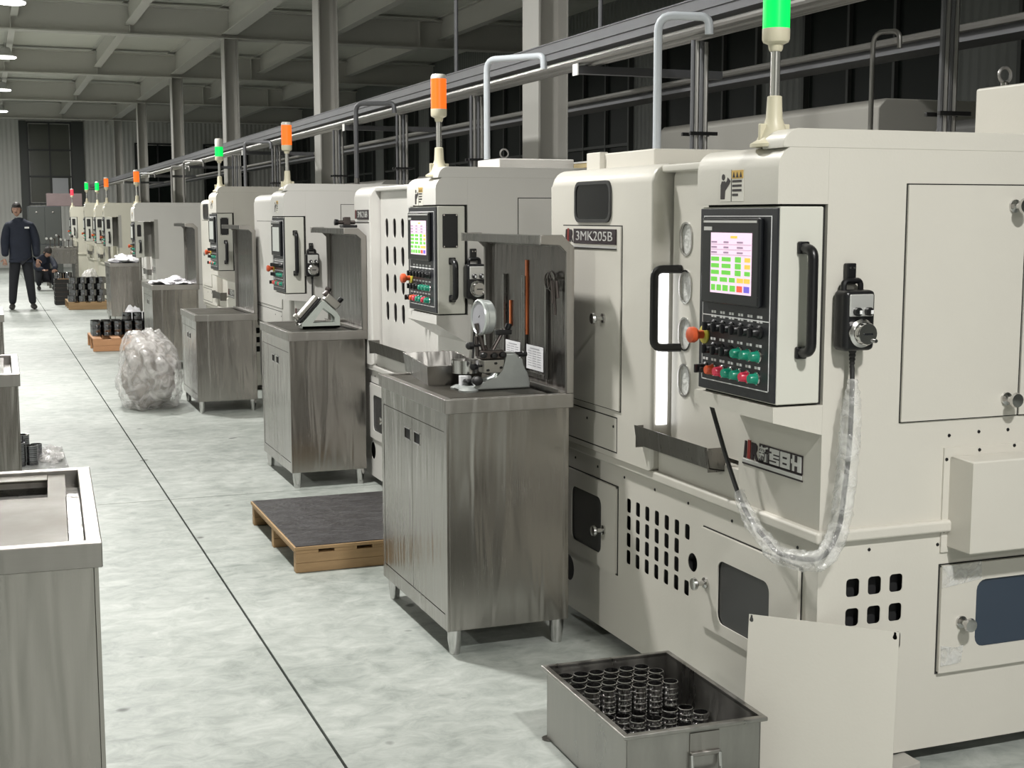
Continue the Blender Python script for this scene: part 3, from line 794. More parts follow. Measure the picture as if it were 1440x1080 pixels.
        for k in range(1 if slots == 1 else 2):
            u_handle('door_handle', (.03, yh+k*.055, 1.355), (.03, yh+k*.055, 1.105), (-.085, 0.02, 0), .0135, M['black'], t)
        if slots == 1:
            b = BM(); box(b, -.012, .028, d1-.006, d1-.0005, .845, lbz-.35, .002); obj('face_glow', b, M['face_glow'], t)  # emissive strip gives the brightly lit side face of the left housing
        # drip gutter
        ge = d1+.055 if slots != 3 else d1-.05
        b = BM()
        prism(b, [(-.06, .84), (-.062, .84), (-.052, .775), (.004, .765), (.004, .768), (-.05, .778)], 'y', d0+.08, ge)
        prism(b, [(d0+.08, .765), (d0+.08, .838), (d0+.083, .838), (d0+.083, .765)], 'x', -.056, .003)
        prism(b, [(ge, .765), (ge, .838), (ge-.003, .838), (ge-.003, .765)], 'x', -.056, .003)
        obj('drip_gutter', b, M['steel_dark'], t, 32)
    # left box: proud, rounded, with window and access panel
    hl = []
    if window_at: hl.append(rrect(window_at[0], window_at[1], 1.512, 1.632, .028))
    k = 6; r = .06
    pf = [(depth, .692), (depth, lbz)] + [(-.03+r+r*math.cos(R(90+90*j/k)), lbz-r+r*math.sin(R(90+90*j/k))) for j in range(k+1)] + [(-.03, .692)]
    b = BM(); prism(b, pf, 'y', d1, L, .014); obj('left_housing', b, m, t)
    if window_at:
        plate('window_gasket', rrect(window_at[0]-.012, window_at[1]+.012, 1.500, 1.644, .036), hl, .008, FR(-.037), M['rubber'], t)
        plate('window_pane', hl[0], [], .003, FR(-.034), M['glass_dark'], t)
    if L-d1 > .6:
        a0, a1 = d1+.225, L-.12
        g = .004
        plate('panel_gap', [(a0-g, .86-g), (a1+g, .86-g), (a1+g, 1.487+g), (a0-g, 1.487+g)], [], .001, FR(-.0308), M['seam'], t)
        ap = plate('access_panel', [(a0, .86), (a1, .86), (a1, 1.487), (a0, 1.487)], [], .006, FR(-.036), m, t)
        knob(ap, (-.036, a0+.13, 1.17), (-1, 0, 0))
        plate('panel_gap', [(d1+.25, .71), (L-.05, .71), (L-.05, .835), (d1+.25, .835)], [[(d1+.254, .714), (L-.054, .714), (L-.054, .831), (d1+.254, .831)]], .001, FR(-.0308), M['seam'], t)
        for y in (d1+.28, d1+.5): screw(t, (-.03, y, .80), (-1, 0, 0))
        if lettering: name_plate(t, -.036, a1-.03, a0+.03, 1.425, 1.478, lettering)
    elif lettering:
        name_plate(t, -.03, L-.02, d1+.02, 1.505, 1.56, lettering)
    if logo: logo_plate(t, -.001, .392, .085, .815, .878)
    if detail and slots == 1:
        plate('maker_sticker', [(.93, .742), (.985, .742), (.985, .775), (.93, .775)], [], .0008, FR(-.0012), M['label_white'], t)
        plate('sticker_mark', circ(.97, .76, .010, 12), [circ(.97, .76, .006, 12)], .0008, FR(-.002), M['logo_red'], t)
    # right side: removable panels, ledge details
    g = .0035
    if detail:
        plate('panel_gap', [(.245-g, .972-g), (.64, .972-g), (.64, 1.603+g), (.245-g, 1.603+g)], [], .001, SD(-.0002), M['seam'], t)
        sp = plate('side_panel', [(.245, .972), (.632, .972), (.632, 1.603), (.245, 1.603)], [], .007, SD(0), m, t)
        knob(sp, (.592, -.007, 1.548), (0, -1, 0), 1.05); knob(sp, (.592, -.007, 1.019), (0, -1, 0), 1.05)
        plate('panel_gap', [(.636, .972-g), (1.1, .972-g), (1.1, 1.603+g), (.636, 1.603+g)], [], .001, SD(-.0002), M['seam'], t)
        plate('side_panel', [(.640, .972), (1.1, .972), (1.1, 1.603), (.640, 1.603)], [], .007, SD(0), m, t)
    return t
M['film_slot'] = mat('creased_clear_film', (.62, .62, .60), .2, var=.25, scale=40, bump=1.0, bscale=45)

m1 = machine(2.03, 3.0, 'pale cream grinding machine nearest the camera, with leaning board and lit colour screen', 'green', lettering='3MK205B', screen='lit', L=1.77)
# hose cover, tape and roof box of the nearest machine
b = BM(); prism(b, [(.412, -.10), (.98, -.10), (.98, -.006), (.412, -.006)], 'z', .612, .868, .006); hc = obj('hose_cover', b, M['cream'], m1)
plate('cover_flange', [(.392, .60), (1.0, .60), (1.0, .892), (.392, .892)], [], .006, SD(0), M['cream'], m1)
for (x, z) in ((.40, .86), (.40, .66), (.51, .88), (.63, .885)): screw(m1, (x, -.006, z), (0, -1, 0))
for x in (.41, .51, .61): screw(m1, (x, 0, .925 if x < .45 else .93), (0, -1, 0))
plate('clear_tape', [(.40, .276), (.47, .280), (.475, .33), (.45, .325), (.40, .335)], [], .0015, SD(-.0125), M['film'], m1)
plate('clear_tape', [(.395, .50), (.53, .515), (.528, .565), (.395, .562)], [], .0012, SD(-.0125), M['film'], m1)
b = BM(); box(b, .80, 1.25, .02, .42, 1.738, 1.905, .008); obj('roof_box', b, M['cream'], m1)
b = BM(); lathe(b, [(.012, 0), (.012, .012), (.008, .016), (0, .016)], (.84, .34, 1.905), (.84, .34, 2), n=12); obj('eye_bolt_base', b, M['steel'], m1)
b = BM()
ring = [(.84+.022*math.sin(2*math.pi*i/20), .34, 1.94+.022*math.cos(2*math.pi*i/20)) for i in range(21)]
tube(b, ring, .005, n=8, cap=False); obj('eye_bolt', b, M['galv_light'], m1)
b = BM(); box(b, .12, .6, 1.22, 1.70, 1.688, 1.752, .006); obj('roof_box', b, M['cream'], m1)
b = BM(); box(b, .10, .135, 1.62, 1.74, 1.688, 1.757, .004); obj('roof_box_end', b, M['cream'], m1)

m2 = machine(2.03, 5.815, 'pale grinding machine second in the row, with closed slotted door and twin handles', 'orange', L=1.9, paint='cream_cool', pz=(1.085, 1.568), door=(.44, 1.56), slots=3, window_at=None,
             lettering='3MK216B', screen='lit', dark_rect=True, header=(1.0, 1.70))
b = BM(); box(b, .22, .6, .55, 1.0, 1.71, 1.76, .005); obj('roof_box', b, M['cream'], m2)
b = BM(); box(b, .22, .6, .18, .48, 1.71, 1.79, .005); obj('roof_box', b, M['cream_cool'], m2)
b = BM(); tube(b, [(.26+.02*math.sin(2*math.pi*i/16), .22, 1.815+.02*math.cos(2*math.pi*i/16)) for i in range(17)], .004, n=6, cap=False); obj('eye_bolt', b, M['galv_light'], m2)
m3 = machine(2.03, 9.13, 'pale grinding machine third in the row, with orange tower light and narrow dark window', 'orange', L=1.72, paint='cream_cool', pz=(1.008, 1.52), door=(.42, .45), slots=0, window_at=(.72, .95), screen='grey2')
m4 = machine(2.03, 11.97, 'cream grinding machine fourth in the row, with green light on a frosted tower', 'green', L=1.75, pz=(1.06, 1.55), door=(.42, .90), slots=2, dark_rect=True, clear_top=True, header=(1.0, 1.74), detail=True)
m5 = machine(2.03, 17.9, 'pale grinding machine fifth in the row, with a swung-out white operator panel', 'orange', L=1.75, paint='cream_cool', pz=(1.01, 1.46), panel_x=(-.25, -.135), header=(1.0, 1.66), slots=0, dark_rect=True, swung=True, detail=False, window_at=None)
m6 = machine(2.03, 22.85, 'greenish cream grinding machine sixth in the row, with brown swung-out panel', 'orange', L=1.75, paint='cream_far', pz=(1.05, 1.52), panel_x=(-.22, -.10), header=(1.0, 1.70), slots=0, dark_rect=True, swung=True, detail=False, window_at=None)
m7 = machine(2.03, 25.7, 'yellowish cream grinding machine seventh in the row, far down the aisle', 'green', L=1.75, paint='cream_far', pz=(1.05, 1.52), header=(1.0, 1.70), slots=0, dark_rect=True, detail=False, window_at=None)
m8 = machine(2.03, 28.4, 'yellowish cream grinding machine eighth in the row, behind the far workbench', 'green', L=1.75, paint='cream_far', pz=(1.05, 1.52), header=(1.0, 1.76), slots=0, dark_rect=True, detail=False, window_at=None)
m9 = machine(2.03, 33.2, 'yellowish cream grinding machine last in the row, with red tower light', 'red', L=1.9, paint='cream_far', pz=(1.05, 1.52), header=(1.0, 1.72), slots=0, dark_rect=True, detail=False, window_at=None)

# pendants and their cables
p1 = pendant(2.095, 2.998, 1.40, 'black hand wheel pendant hooked on the side of the nearest machine')
b = BM(); tube(b, smooth_pts([(2.094, 2.965, 1.13), (2.088, 2.955, 1.05), (2.078, 2.945, .93), (2.066, 2.945, .80), (2.045, 2.94, .70), (1.995, 2.945, .635), (1.955, 3.06, .622), (1.958, 3.14, .642), (1.96, 3.22, .675), (1.966, 3.295, .722), (1.968, 3.375, .818), (1.962, 3.425, .91), (1.95, 3.45, .985)]), .0065, n=8); rel('cable', b, M['black_matte'], p1)
b = BM()
pts = smooth_pts([(2.094, 2.963, 1.10), (2.087, 2.953, 1.04), (2.078, 2.945, .93), (2.066, 2.945, .80), (2.045, 2.94, .70), (1.995, 2.942, .632), (1.952, 3.06, .618), (1.955, 3.14, .64), (1.958, 3.22, .672), (1.966, 3.285, .715), (1.968, 3.31, .745)], 9)
rad = []
n = len(pts)
for i in range(n):
    s = i/(n-1); r = .012+.016*min(1, s*7)*(1 if s < .52 else max(.16, 1-(s-.52)*1.75))
    rad.append(r*(1+.20*noise.noise(Vector((i*.7, 0, 0)))))
tube(b, pts, rad, n=14)
for v in b.verts: v.co += Vector((noise.noise(v.co*60), noise.noise(v.co*60+Vector((9, 0, 0))), noise.noise(v.co*60+Vector((0, 9, 0)))))*.004
tag(rel('plastic_sleeve', b, M['film'], p1, 60), 'clear wrinkled plastic sleeve around the cable')
p2 = pendant(2.052, 5.813, 1.378, 'black hand wheel pendant on the second machine, behind the dial gauge stand')
b = BM(); tube(b, smooth_pts([(2.052, 5.783, 1.09), (2.045, 5.775, 1.0), (2.03, 5.765, .85), (2.0, 5.76, .74)]), .006, n=8); rel('cable', b, M['black_matte'], p2)
p3 = pendant(2.06, 9.128, 1.345, 'black hand wheel pendant on the third machine, above the triangular fixture')
b = BM(); tube(b, smooth_pts([(2.06, 9.098, 1.06), (2.055, 9.09, .96), (2.03, 9.085, .90), (2.01, 9.08, .86)]), .006, n=8); rel('cable', b, M['black_matte'], p3)
# ================================================================== STEEL WORK CABINETS
def cabinet(x, y, label, h=.905, L=.84, W=.475, rz=0, hood=True, mirror=False, doors=True, tray=True, group='steel work cabinets along the aisle', hoodz=1.425):
    """aisle-side door face at local x=0; local y runs along the aisle; legs .09 high"""
    t = thing('work_cabinet', label, 'cabinet', (x, y, 0), rz, group)
    s = -1 if mirror else 1
    def bx(bm, x0, x1, *a, **k): box(bm, min(s*x0, s*x1), max(s*x0, s*x1), *a, **k)
    x0, x1, y0, y1 = .012, W-.012, .012, L-.012
    b = BM(); bx(b, x0+.004, x1, y0, y1, .09, h-.048, .003); obj('body', b, M['steel'], t)
    # door face: frame, two doors with cut-in grips, kick rail
    if doors:
        ym = (y0+y1)/2
        b = BM()
        for (a, c, z0, z1) in ((y0, y1, h-.115, h-.048), (y0, y1, .09, .145), (y0, y0+.028, .145, h-.115), (y1-.028, y1, .145, h-.115)): bx(b, x0-.004, x0+.004, a, c, z0, z1)
        obj('door_frame', b, M['steel'], t)
        for (a, c, gy) in ((y0+.030, ym-.0015, ym-.06), (ym+.0015, y1-.030, ym+.06)):
            hole = [(gy-.035, h-.205), (gy+.035, h-.205), (gy+.035, h-.165), (gy-.035, h-.165)]
            xo = s*(x0-.003)
            d = plate('door', [(a, .148), (c, .148), (c, h-.118), (a, h-.118)], [hole], .006, FR(xo if s > 0 else xo-.006), M['steel'], t)
            b = BM(); bx(b, x0+.002, x0+.005, gy-.04, gy+.04, h-.21, h-.16); obj('grip_recess', b, M['void'], d)
            b = BM(); bx(b, x0-.006, x0-.002, gy-.037, gy+.037, h-.208, h-.203); bx(b, x0-.006, x0-.002, gy-.037, gy+.037, h-.167, h-.162); obj('grip_rim', b, M['chrome'], d)
    for lx in (x0+.032, x1-.032):
        for ly in (y0+.034, y1-.034):
            b = BM(); lathe(b, [(.026, .09), (.025, .05), (.0215, .03), (.0215, .028), (.018, .0), (0, 0)], (s*lx, ly, 0), (s*lx, ly, 1), n=16); obj('leg', b, M['chrome'], t)
    # counter top: rim, sunk pan, loose plate with a gap along its edges
    b = BM()
    for (a0, a1, c0, c1) in ((0, W, 0, .028), (0, W, L-.028, L), (0, .030, .028, L-.028), (W-.03, W, .028, L-.028)): bx(b, a0, a1, c0, c1, h-.05, h, .0025)
    obj('counter_rim', b, M['steel_top'], t)
    b = BM(); bx(b, .028, W-.028, .026, L-.026, h-.047, h-.040); obj('counter_pan', b, M['steel_dark'], t)
    b = BM()
    if tray == 'front':
        bx(b, .060, W-.032, .030, L*.62, h-.014, h-.008, .002)
        bx(b, .10, W-.032, L-.1, L-.030, h-.014, h-.008, .002); bx(b, .060, .10, L*.62, L-.03, h-.016, h-.010)
    else: bx(b, .034, W-.07, .075, L-.034, h-.010, h-.005, .002)
    obj('counter_plate', b, M['plate_steel'], t)
    if hood:
        # back shield that curls over into a short roof
        hz = hoodz; tk = .016
        prof = [(W, h+.0006), (W, hz-.010), (W-.045, hz+.033), (W-.127, hz+.033), (W-.127, hz+.0), (W-.055, hz+.0), (W-.028, hz-.025), (W-.028, h+.0006)]
        prof = [(s*p[0], p[1]) for p in prof]
        b = BM(); prism(b, prof, 'y', .0, .016, .002); obj('hood_rib', b, M['steel_top'], t)
        b = BM(); prism(b, prof, 'y', L-.016, L, .002); obj('hood_rib', b, M['steel_top'], t)
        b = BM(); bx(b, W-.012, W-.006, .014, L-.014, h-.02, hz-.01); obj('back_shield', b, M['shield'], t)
        pr2 = [(W-.003, hz-.012), (W-.046, hz+.030), (W-.126, hz+.030), (W-.126, hz+.001), (W-.120, hz+.001), (W-.120, hz+.024), (W-.049, hz+.024), (W-.009, hz-.014)]
        pr2 = [(s*p[0], p[1]) for p in pr2]
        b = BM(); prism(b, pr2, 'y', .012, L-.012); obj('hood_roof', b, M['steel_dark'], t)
        b = BM(); bx(b, W-.05, W-.012, .016, L-.016, h-.004, h+.004); bx(b, W-.052, W-.046, .016, L-.016, h+.0, h+.012); obj('back_gutter', b, M['steel_top'], t)
    return t
c1 = cabinet(1.43, 4.335, 'brushed steel two-door cabinet under the dial gauge stand, nearest on the right')
c2 = cabinet(1.545, 7.445, 'brushed steel two-door cabinet under the triangular fixture, behind the black topped pallet', h=.885, W=.452)
c3 = cabinet(1.487, 10.65, 'low brushed steel cabinet with bare top beside the bulging plastic bag', h=.768, W=.485)
c4 = cabinet(1.52, 13.86, 'brushed steel cabinet with white foam sheets on top, before the swung-out white panel', h=.85, W=.47)
c5 = cabinet(1.66, 20.4, 'pale steel cabinet half covered by wrapped foam, behind the small ring pallet', h=.86, W=.47, hood=False)
l1 = cabinet(.185, 2.67, 'steel cabinet with an open slot in its top, nearest at the lower left', h=.90, mirror=True, hood=False, rz=R(-2.4), W=.5, tray='front')
l2 = cabinet(.108, 5.73, 'steel cabinet at the left edge behind the nearest one', h=.90, mirror=True, hood=False, rz=R(-.6), W=.5, tray='front')
l3 = cabinet(.10, 9.75, 'steel cabinet at the left edge, farthest of the three on the left', h=.87, mirror=True, hood=False, W=.5, tray='front')

# ---- on the nearest right cabinet: shallow steel tray, dial gauge stand, papers, keys
def open_box(name, label, cat, cx, cy, z, sx, sy, sz, th, m, rz=0, lip=0.0, draft=0.0):
    t = thing(name, label, cat, (cx, cy, z), rz)
    b = BM()
    box(b, -sx/2, sx/2, -sy/2, sy/2, 0, th)
    box(b, -sx/2, -sx/2+th, -sy/2, sy/2, th, sz); box(b, sx/2-th, sx/2, -sy/2, sy/2, th, sz)
    box(b, -sx/2+th, sx/2-th, -sy/2, -sy/2+th, th, sz); box(b, -sx/2+th, sx/2-th, sy/2-th, sy/2, th, sz)
    for v in b.verts: 
        k = v.co.z/sz*draft
        v.co.x *= 1+k; v.co.y *= 1+k
    obj('shell', b, m, t)
    b = BM()
    L2, W2 = sx/2*(1+draft)+lip, sy/2*(1+draft)+lip
    tube(b, [(-L2, -W2, sz), (L2, -W2, sz), (L2, W2, sz), (-L2, W2, sz), (-L2, -W2, sz)], max(.0022, lip*.8), n=8); obj('rolled_rim', b, m, t)
    return t
open_box('parts_tray', 'shallow rectangular steel tray at the back of the nearest right cabinet', 'tray', 1.64, 5.015, .90,   .20, .50, .072, .002, M['steel_dark'], rz=R(-7), draft=.06)
def gauge_stand(x, y, z):
    t = thing('dial_gauge_stand', 'silver cast dial gauge stand with black clamps on the nearest right cabinet', 'gauge', (x, y, z))
    # swan-neck casting, outline in x/z extruded in y and rounded
    pr = [(-.135, 0), (-.14, .010), (-.10, .022), (-.04, .028), (.01, .05), (.035, .085), (.045, .125), (.03, .155), (.035, .165), (.075, .165), (.09, .15), (.09, .135), (.105, .11), (.125, .07), (.135, .03), (.135, 0)]
    b = BM(); prism(b, pr, 'y', -.035, .035, .010); obj('casting', b, M['cast'], t, 50)
    b = BM(); lathe(b, [(.0, 0), (.035, 0), (.036, .008), (.02, .018), (0, .02)], (-.11, -.045, 0), (-.11, -.045, 1), n=16); lathe(b, [(.0, 0), (.035, 0), (.036, .008), (.02, .018), (0, .02)], (-.11, .045, 0), (-.11, .045, 1), n=16); obj('foot_pad', b, M['cast'], t)
    b = BM(); cyl(b, (.06, 0, .15), (.115, 0, .153), .012, n=12); lathe(b, [(.008, 0), (.013, .006), (.013, .02), (0, .022)], (.11, 0, .153), (1, 0, .153), n=12); obj('clamp_screw', b, M['black'], t)
    b = BM(); box(b, -.045, .035, -.03, .03, .075, .135, .004); obj('head_block', b, M['fixture_light'], t)
    b = BM(); box(b, -.055, .035, -.026, .026, .137, .178, .005); obj('clamp_block', b, M['fixture'], t)
    for (dx, dz) in ((-.03, .09), (.0, .12), (.02, .1)):
        b = BM(); cyl(b, (dx, -.03, dz), (dx, -.034, dz), .006, n=8); obj('block_bolt', b, M['black'], t)
    for (px, pz) in ((-.045, .158), (-.005, .155), (.028, .158)):
        b = BM(); lathe(b, [(.014, 0), (.014, .006), (.011, .012), (.0, .014)], (px, -.026, pz), (px, -1, pz), n=14); obj('clamp_disc', b, M['black'], t)
    for (a, c, r_) in (((-.035, 0, .178), (-.065, -.006, .30), .0085), ((.0, 0, .178), (.045, .004, .27), .008), ((-.055, .01, .15), (-.06, .01, .24), .008), ((-.02, .012, .178), (-.045, .012, .265), .007)):
        b = BM(); cyl(b, a, c, r_, n=10); obj('arm_rod', b, M['fixture'], t)
    b = BM(); box(b, .01, .07, -.014, .014, .245, .268, .004); lathe(b, [(.008, 0), (.012, .01), (.012, .03), (0, .032)], (.055, 0, .265), (.085, 0, .36), n=12); obj('swivel_clamp', b, M['black'], t)
    b = BM(); lathe(b, [(.010, 0), (.017, .006), (.017, .022), (.010, .028), (0, .03)], (-.075, -.005, .20), (-.16, -.01, .20), n=14); cyl(b, (-.045, 0, .20), (-.09, -.005, .20), .006, n=8); obj('lock_knob', b, M['black'], t)
    b = BM(); lathe(b, [(.010, 0), (.015, .006), (.015, .02), (0, .024)], (-.07, -.02, .108), (-.14, -.05, .10), n=14); cyl(b, (-.03, 0, .108), (-.07, -.02, .108), .006, n=8); obj('lock_knob', b, M['black'], t)
    b = BM(); lathe(b, [(0, 0), (.02, .003), (.023, .01), (.02, .024), (0, .03)], (-.075, -.03, .045), (-.09, -.20, .06), n=14); box(b, -.11, -.05, -.02, .02, .028, .05, .008); obj('probe_head', b, M['black'], t)
    for o in t.children: o.data.transform(Matrix.Diagonal((1, 1, .8, 1)))
    # the dial, face turned to the left
    dn = Vector((-.99, -.10, 0)).normalized(); dc = Vector((-.035, -.008, .262))
    d = bpy.data.objects.new('dial', None); COL.objects.link(d); d.parent = t; d.empty_display_size = .02
    b = BM(); lathe(b, [(0, -.022), (.055, -.022), (.061, -.016), (.062, .008), (.065, .012), (.065, .022), (.060, .026), (.056, .020), (0, .020)], dc, dc+dn, n=32); obj('dial_case', b, M['chrome_white'], d)
    b = BM(); lathe(b, [(0, .0205), (.056, .0205), (.056, .0215), (0, .0215)], dc, dc+dn, n=28); obj('dial_face', b, M['ink_grey'], d)
    b = BM(); cyl(b, dc+dn*.0225, dc+dn*.0225+Vector((.012, -.03, .034)), .0015, n=6); obj('dial_needle', b, M['ink'], d)
    b = BM(); cyl(b, dc-Vector((0, 0, .06)), dc-Vector((-.004, 0, .10)), .007, n=8); obj('dial_stem', b, M['chrome'], d)
    return t
M['ink_grey'] = mat('grey_print', (.35, .35, .38), .6)
M['chrome_white'] = mat('satin_chrome', (.66, .70, .69), .3, .6)
gauge_stand(1.70, 4.60, .90)
b = BM(); lathe(b, [(.045, 0), (.052, .003), (.052, .05), (.048, .05), (.045, .006), (.0, .005)], n=24, close=False); tag(obj('master_ring', b, M['chrome'], None, loc=(1.625, 4.69, .95)), 'bright steel master ring held in the gauge stand on the nearest right cabinet', 'ring')
b = BM(); box(b, -.02, .02, -.012, .012, 0, .048, .001); tag(obj('paper_block', b, M['paper'], None, loc=(1.605, 4.635, .90)), 'small white block standing beside the gauge stand', 'block')
def card(y0, y1, z0, z1, x, label, name='paper_card'):
    t = thing(name, label, 'paper', (x, (y0+y1)/2, z0))
    w = (y1-y0)/2; h = z1-z0
    b = BM(); box(b, -.001, .001, -w, w, 0, h); obj('sheet', b, M['paper'], t)
    b = BM(); box(b, -.0016, -.0009, -w*.55, w*.55, h*.86, h*.90)
    for k in range(7):
        for q in range(3): box(b, -.0016, -.0009, w*(.8-q*.56)-w*.42, w*(.8-q*.56), h*(.76-k*.1), h*(.76-k*.1)+h*.025)
    obj('printed_lines', b, M['scr_line'] if False else M['ink_grey'], t)
M['ink_grey'] = mat('grey_print', (.35, .35, .38), .6)
card(4.80, 4.955, .955, 1.045, 1.886, 'white printed card on the hood wall behind the gauge stand, left one')
card(4.57, 4.735, .955, 1.045, 1.886, 'white printed card on the hood wall behind the gauge stand, right one')
# glossy pockets / channels on the hood wall
hw = c1
b = BM()
for (y0, y1) in ((.21, .42), (.44, .64)):
    for yy in (y0, y1): box(b, .452, .462, yy-.008, yy+.008, .935, 1.30)
    box(b, .452, .462, y0, y1, .930, .945)
obj('card_holder', b, M['steel_dark'], hw)
b = BM(); box(b, .457, .4625, .405, .42, 1.08, 1.36); tag(obj('tape_strip', b, M['orange_reflect'], hw), 'orange tape strip')
b = BM(); box(b, .457, .4625, .575, .585, 1.10, 1.20); tag(obj('tape_strip', b, M['orange_reflect'], hw), 'orange tape strip')
def keys(x, y, z):
    t = thing('hanging_keys', 'bunch of dark keys hanging from a hook inside the nearest hood', 'keys', (x, y, z))
    b = BM(); cyl(b, (.012, 0, 0), (-.012, 0, 0), .004, n=8); obj('hook', b, M['steel'], t)
    b = BM(); tube(b, [(-.006, .035+.035*math.cos(2*math.pi*i/20), -.012+.035*math.sin(2*math.pi*i/20)) for i in range(21)], .0035, n=6, cap=False); obj('key_ring', b, M['fixture'], t)
    b = BM(); tube(b, [(-.006, .07+.028*math.cos(2*math.pi*i/20), -.012+.028*math.sin(2*math.pi*i/20)) for i in range(21)], .003, n=6, cap=False); obj('key_ring', b, M['fixture'], t)
    for k, (dy, ln, w) in enumerate(((-.01, .06, .006), (.004, .12, .005), (.018, .08, .006))):
        b = BM(); cyl(b, (-.006-k*.003, dy, -.01), (-.006-k*.003, dy-.012, -.01-ln), w, n=8); obj('key', b, M['fixture'], t)
keys(1.880, 4.43, 1.305)

# ---- on the second right cabinet: triangular measuring fixture
def tri_fixture(x, y, z):
    t = thing('triangular_fixture', 'grey triangular measuring fixture with angled clamp on the second right cabinet', 'fixture', (x, y, z))
    outer = [(-.135, 0), (.085, 0), (.085, .06), (.07, .085), (-.005, .155), (-.02, .155), (-.14, .025)]
    hole = [(-.075, .03), (.055, .03), (.055, .06), (.04, .075), (-.012, .115), (-.02, .105)]
    plate('frame_plate', outer, [hole], .02, SD(-.03), M['vblock'], t); plate('frame_plate', outer, [hole], .02, SD(.05), M['vblock'], t)
    b = BM(); box(b, -.135, .085, -.05, .05, 0, .012); obj('base', b, M['vblock'], t)
    mt = Matrix.Translation((-.085, 0, .096)) @ Matrix.Rotation(R(-47.5), 4, 'Y')
    b = BM(); box(b, -.085, .095, -.05, .05, 0, .014, .002, mtx=mt); obj('slide_bed', b, M['black'], t)
    b = BM(); box(b, -.07, .09, -.035, .035, .016, .036, .003, mtx=mt); box(b, -.085, -.06, -.02, .02, .016, .05, .003, mtx=mt); obj('slide', b, M['fixture_light'], t)
    mt2 = Matrix.Translation((.035, 0, .13)) @ Matrix.Rotation(R(42), 4, 'Y')
    b = BM(); box(b, -.05, .045, -.03, .03, 0, .045, .004, mtx=mt2); obj('clamp_body', b, M['fixture_light'], t)
    b = BM(); box(b, -.07, -.04, -.022, .022, .02, .055, .006, mtx=mt2); lathe(b, [(.012, 0), (.018, .008), (.018, .022), (0, .026)], mt2 @ Vector((-.06, 0, .05)), mt2 @ Vector((-.10, 0, .2)), n=14); obj('clamp_jaw', b, M['fixture'], t)
    b = BM(); lathe(b, [(.008, 0), (.014, .01), (.014, .03), (0, .034)], mt2 @ Vector((.03, -.01, .045)), mt2 @ Vector((.03, -.01, .2)), n=14); obj('clamp_screw', b, M['black'], t)
    b = BM(); cyl(b, (-.15, -.02, .02), (-.10, -.02, .045), .008, n=10); lathe(b, [(.01, 0), (.012, .02), (0, .022)], (-.14, .02, .03), (-.20, .02, .0), n=12); obj('adjusting_screw', b, M['chrome'], t)
tri_fixture(1.81, 7.72, .886)
b = BM(); box(b, -.03, .03, -.02, .02, 0, .018, .002); tag(obj('gauge_block', b, M['fixture_light'], None, loc=(1.975, 8.05, .888)), 'small steel block on the back ledge of the second right cabinet', 'block')

t = thing('clamp_tool', 'small black clamp lying on the hood roof of the second right cabinet', 'clamp', (1.925, 7.60, 1.4595))
b = BM(); box(b, -.03, .05, -.05, .05, 0, .016, .004); obj('base', b, M['black'], t)
b = BM(); cyl(b, (-.05, 0, .03), (.05, .01, .03), .012, n=10); box(b, -.02, .02, -.015, .015, .014, .06, .004); obj('grip', b, M['fixture'], t)
b = BM(); lathe(b, [(0, 0), (.016, 0), (.018, .02), (0, .024)], (-.05, 0, .03), (-.12, 0, .034), n=12); obj('screw_head', b, M['black'], t)
# ---- white foam sheets
def heap(name, label, cat, x, y, z, sx, sy, sz, m, seed, rough=.35, sub=4, flat=True):
    b = BM(); bmesh.ops.create_icosphere(b, subdivisions=sub, radius=1.0)
    off = Vector((seed*7.3, seed*3.1, seed*1.7))
    for v in b.verts:
        n = v.co.normalized()
        k = 1 + rough*noise.fractal(n*1.6+off, .9, 2.0, 4)
        p = n*k
        v.co = Vector((p.x*sx, p.y*sy, max(0, (p.z+.05)*sz) if flat else p.z*sz))
    o = obj(name, b, m, None, 60, (x, y, z)); tag(o, label, cat); return o
heap('foam_sheets', 'crumpled white foam sheets on the fourth right cabinet', 'foam sheet', 1.77, 14.2, .855, .17, .26, .05, M['foam'], 1, .8)
heap('foam_sheets', 'crumpled white foam sheets on the pale fifth cabinet', 'foam sheet', 1.90, 20.75, .866, .2, .3, .09, M['foam'], 2, .8)

# ================================================================== FLOOR ITEMS
def pallet(x, y, label, sx, sy, m, h=.118, mat_top=True, rz=0):
    t = thing('wooden_pallet', label, 'pallet', (x, y, 0), rz)
    bw = .095 if sy > .7 else .07
    sh = h-.034 if mat_top else h-.018
    for k in range(3):
        yy = bw*.0 + (sy-.045)*k/2
        for q in range(2):
            b = BM(); box(b, 0, sx, yy, yy+.045, q*sh/2+.0008, (q+1)*sh/2, .002); obj('stringer', b, m, t)
    n = int(sx/.15)
    for k in range(n):
        xx = k*(sx-.10)/(n-1)
        b = BM(); box(b, xx, xx+.10, 0, sy, sh, sh+.016, .0015); obj('deck_board', b, m, t)
    if mat_top:
        b = BM(); box(b, -.006, sx+.006, -.006, sy+.006, sh+.016, h-.004, .001); obj('plywood_top', b, m, t)
        b = BM(); box(b, .002, sx-.002, .002, sy-.002, h-.004, h, .001); tag(obj('rubber_mat', b, M['mat_black'], t), 'black scuffed mat')
    return t
pallet(1.185, 5.65, 'low wooden pallet with a black scuffed mat, before the second right cabinet', .78, 1.02, M['wood'])

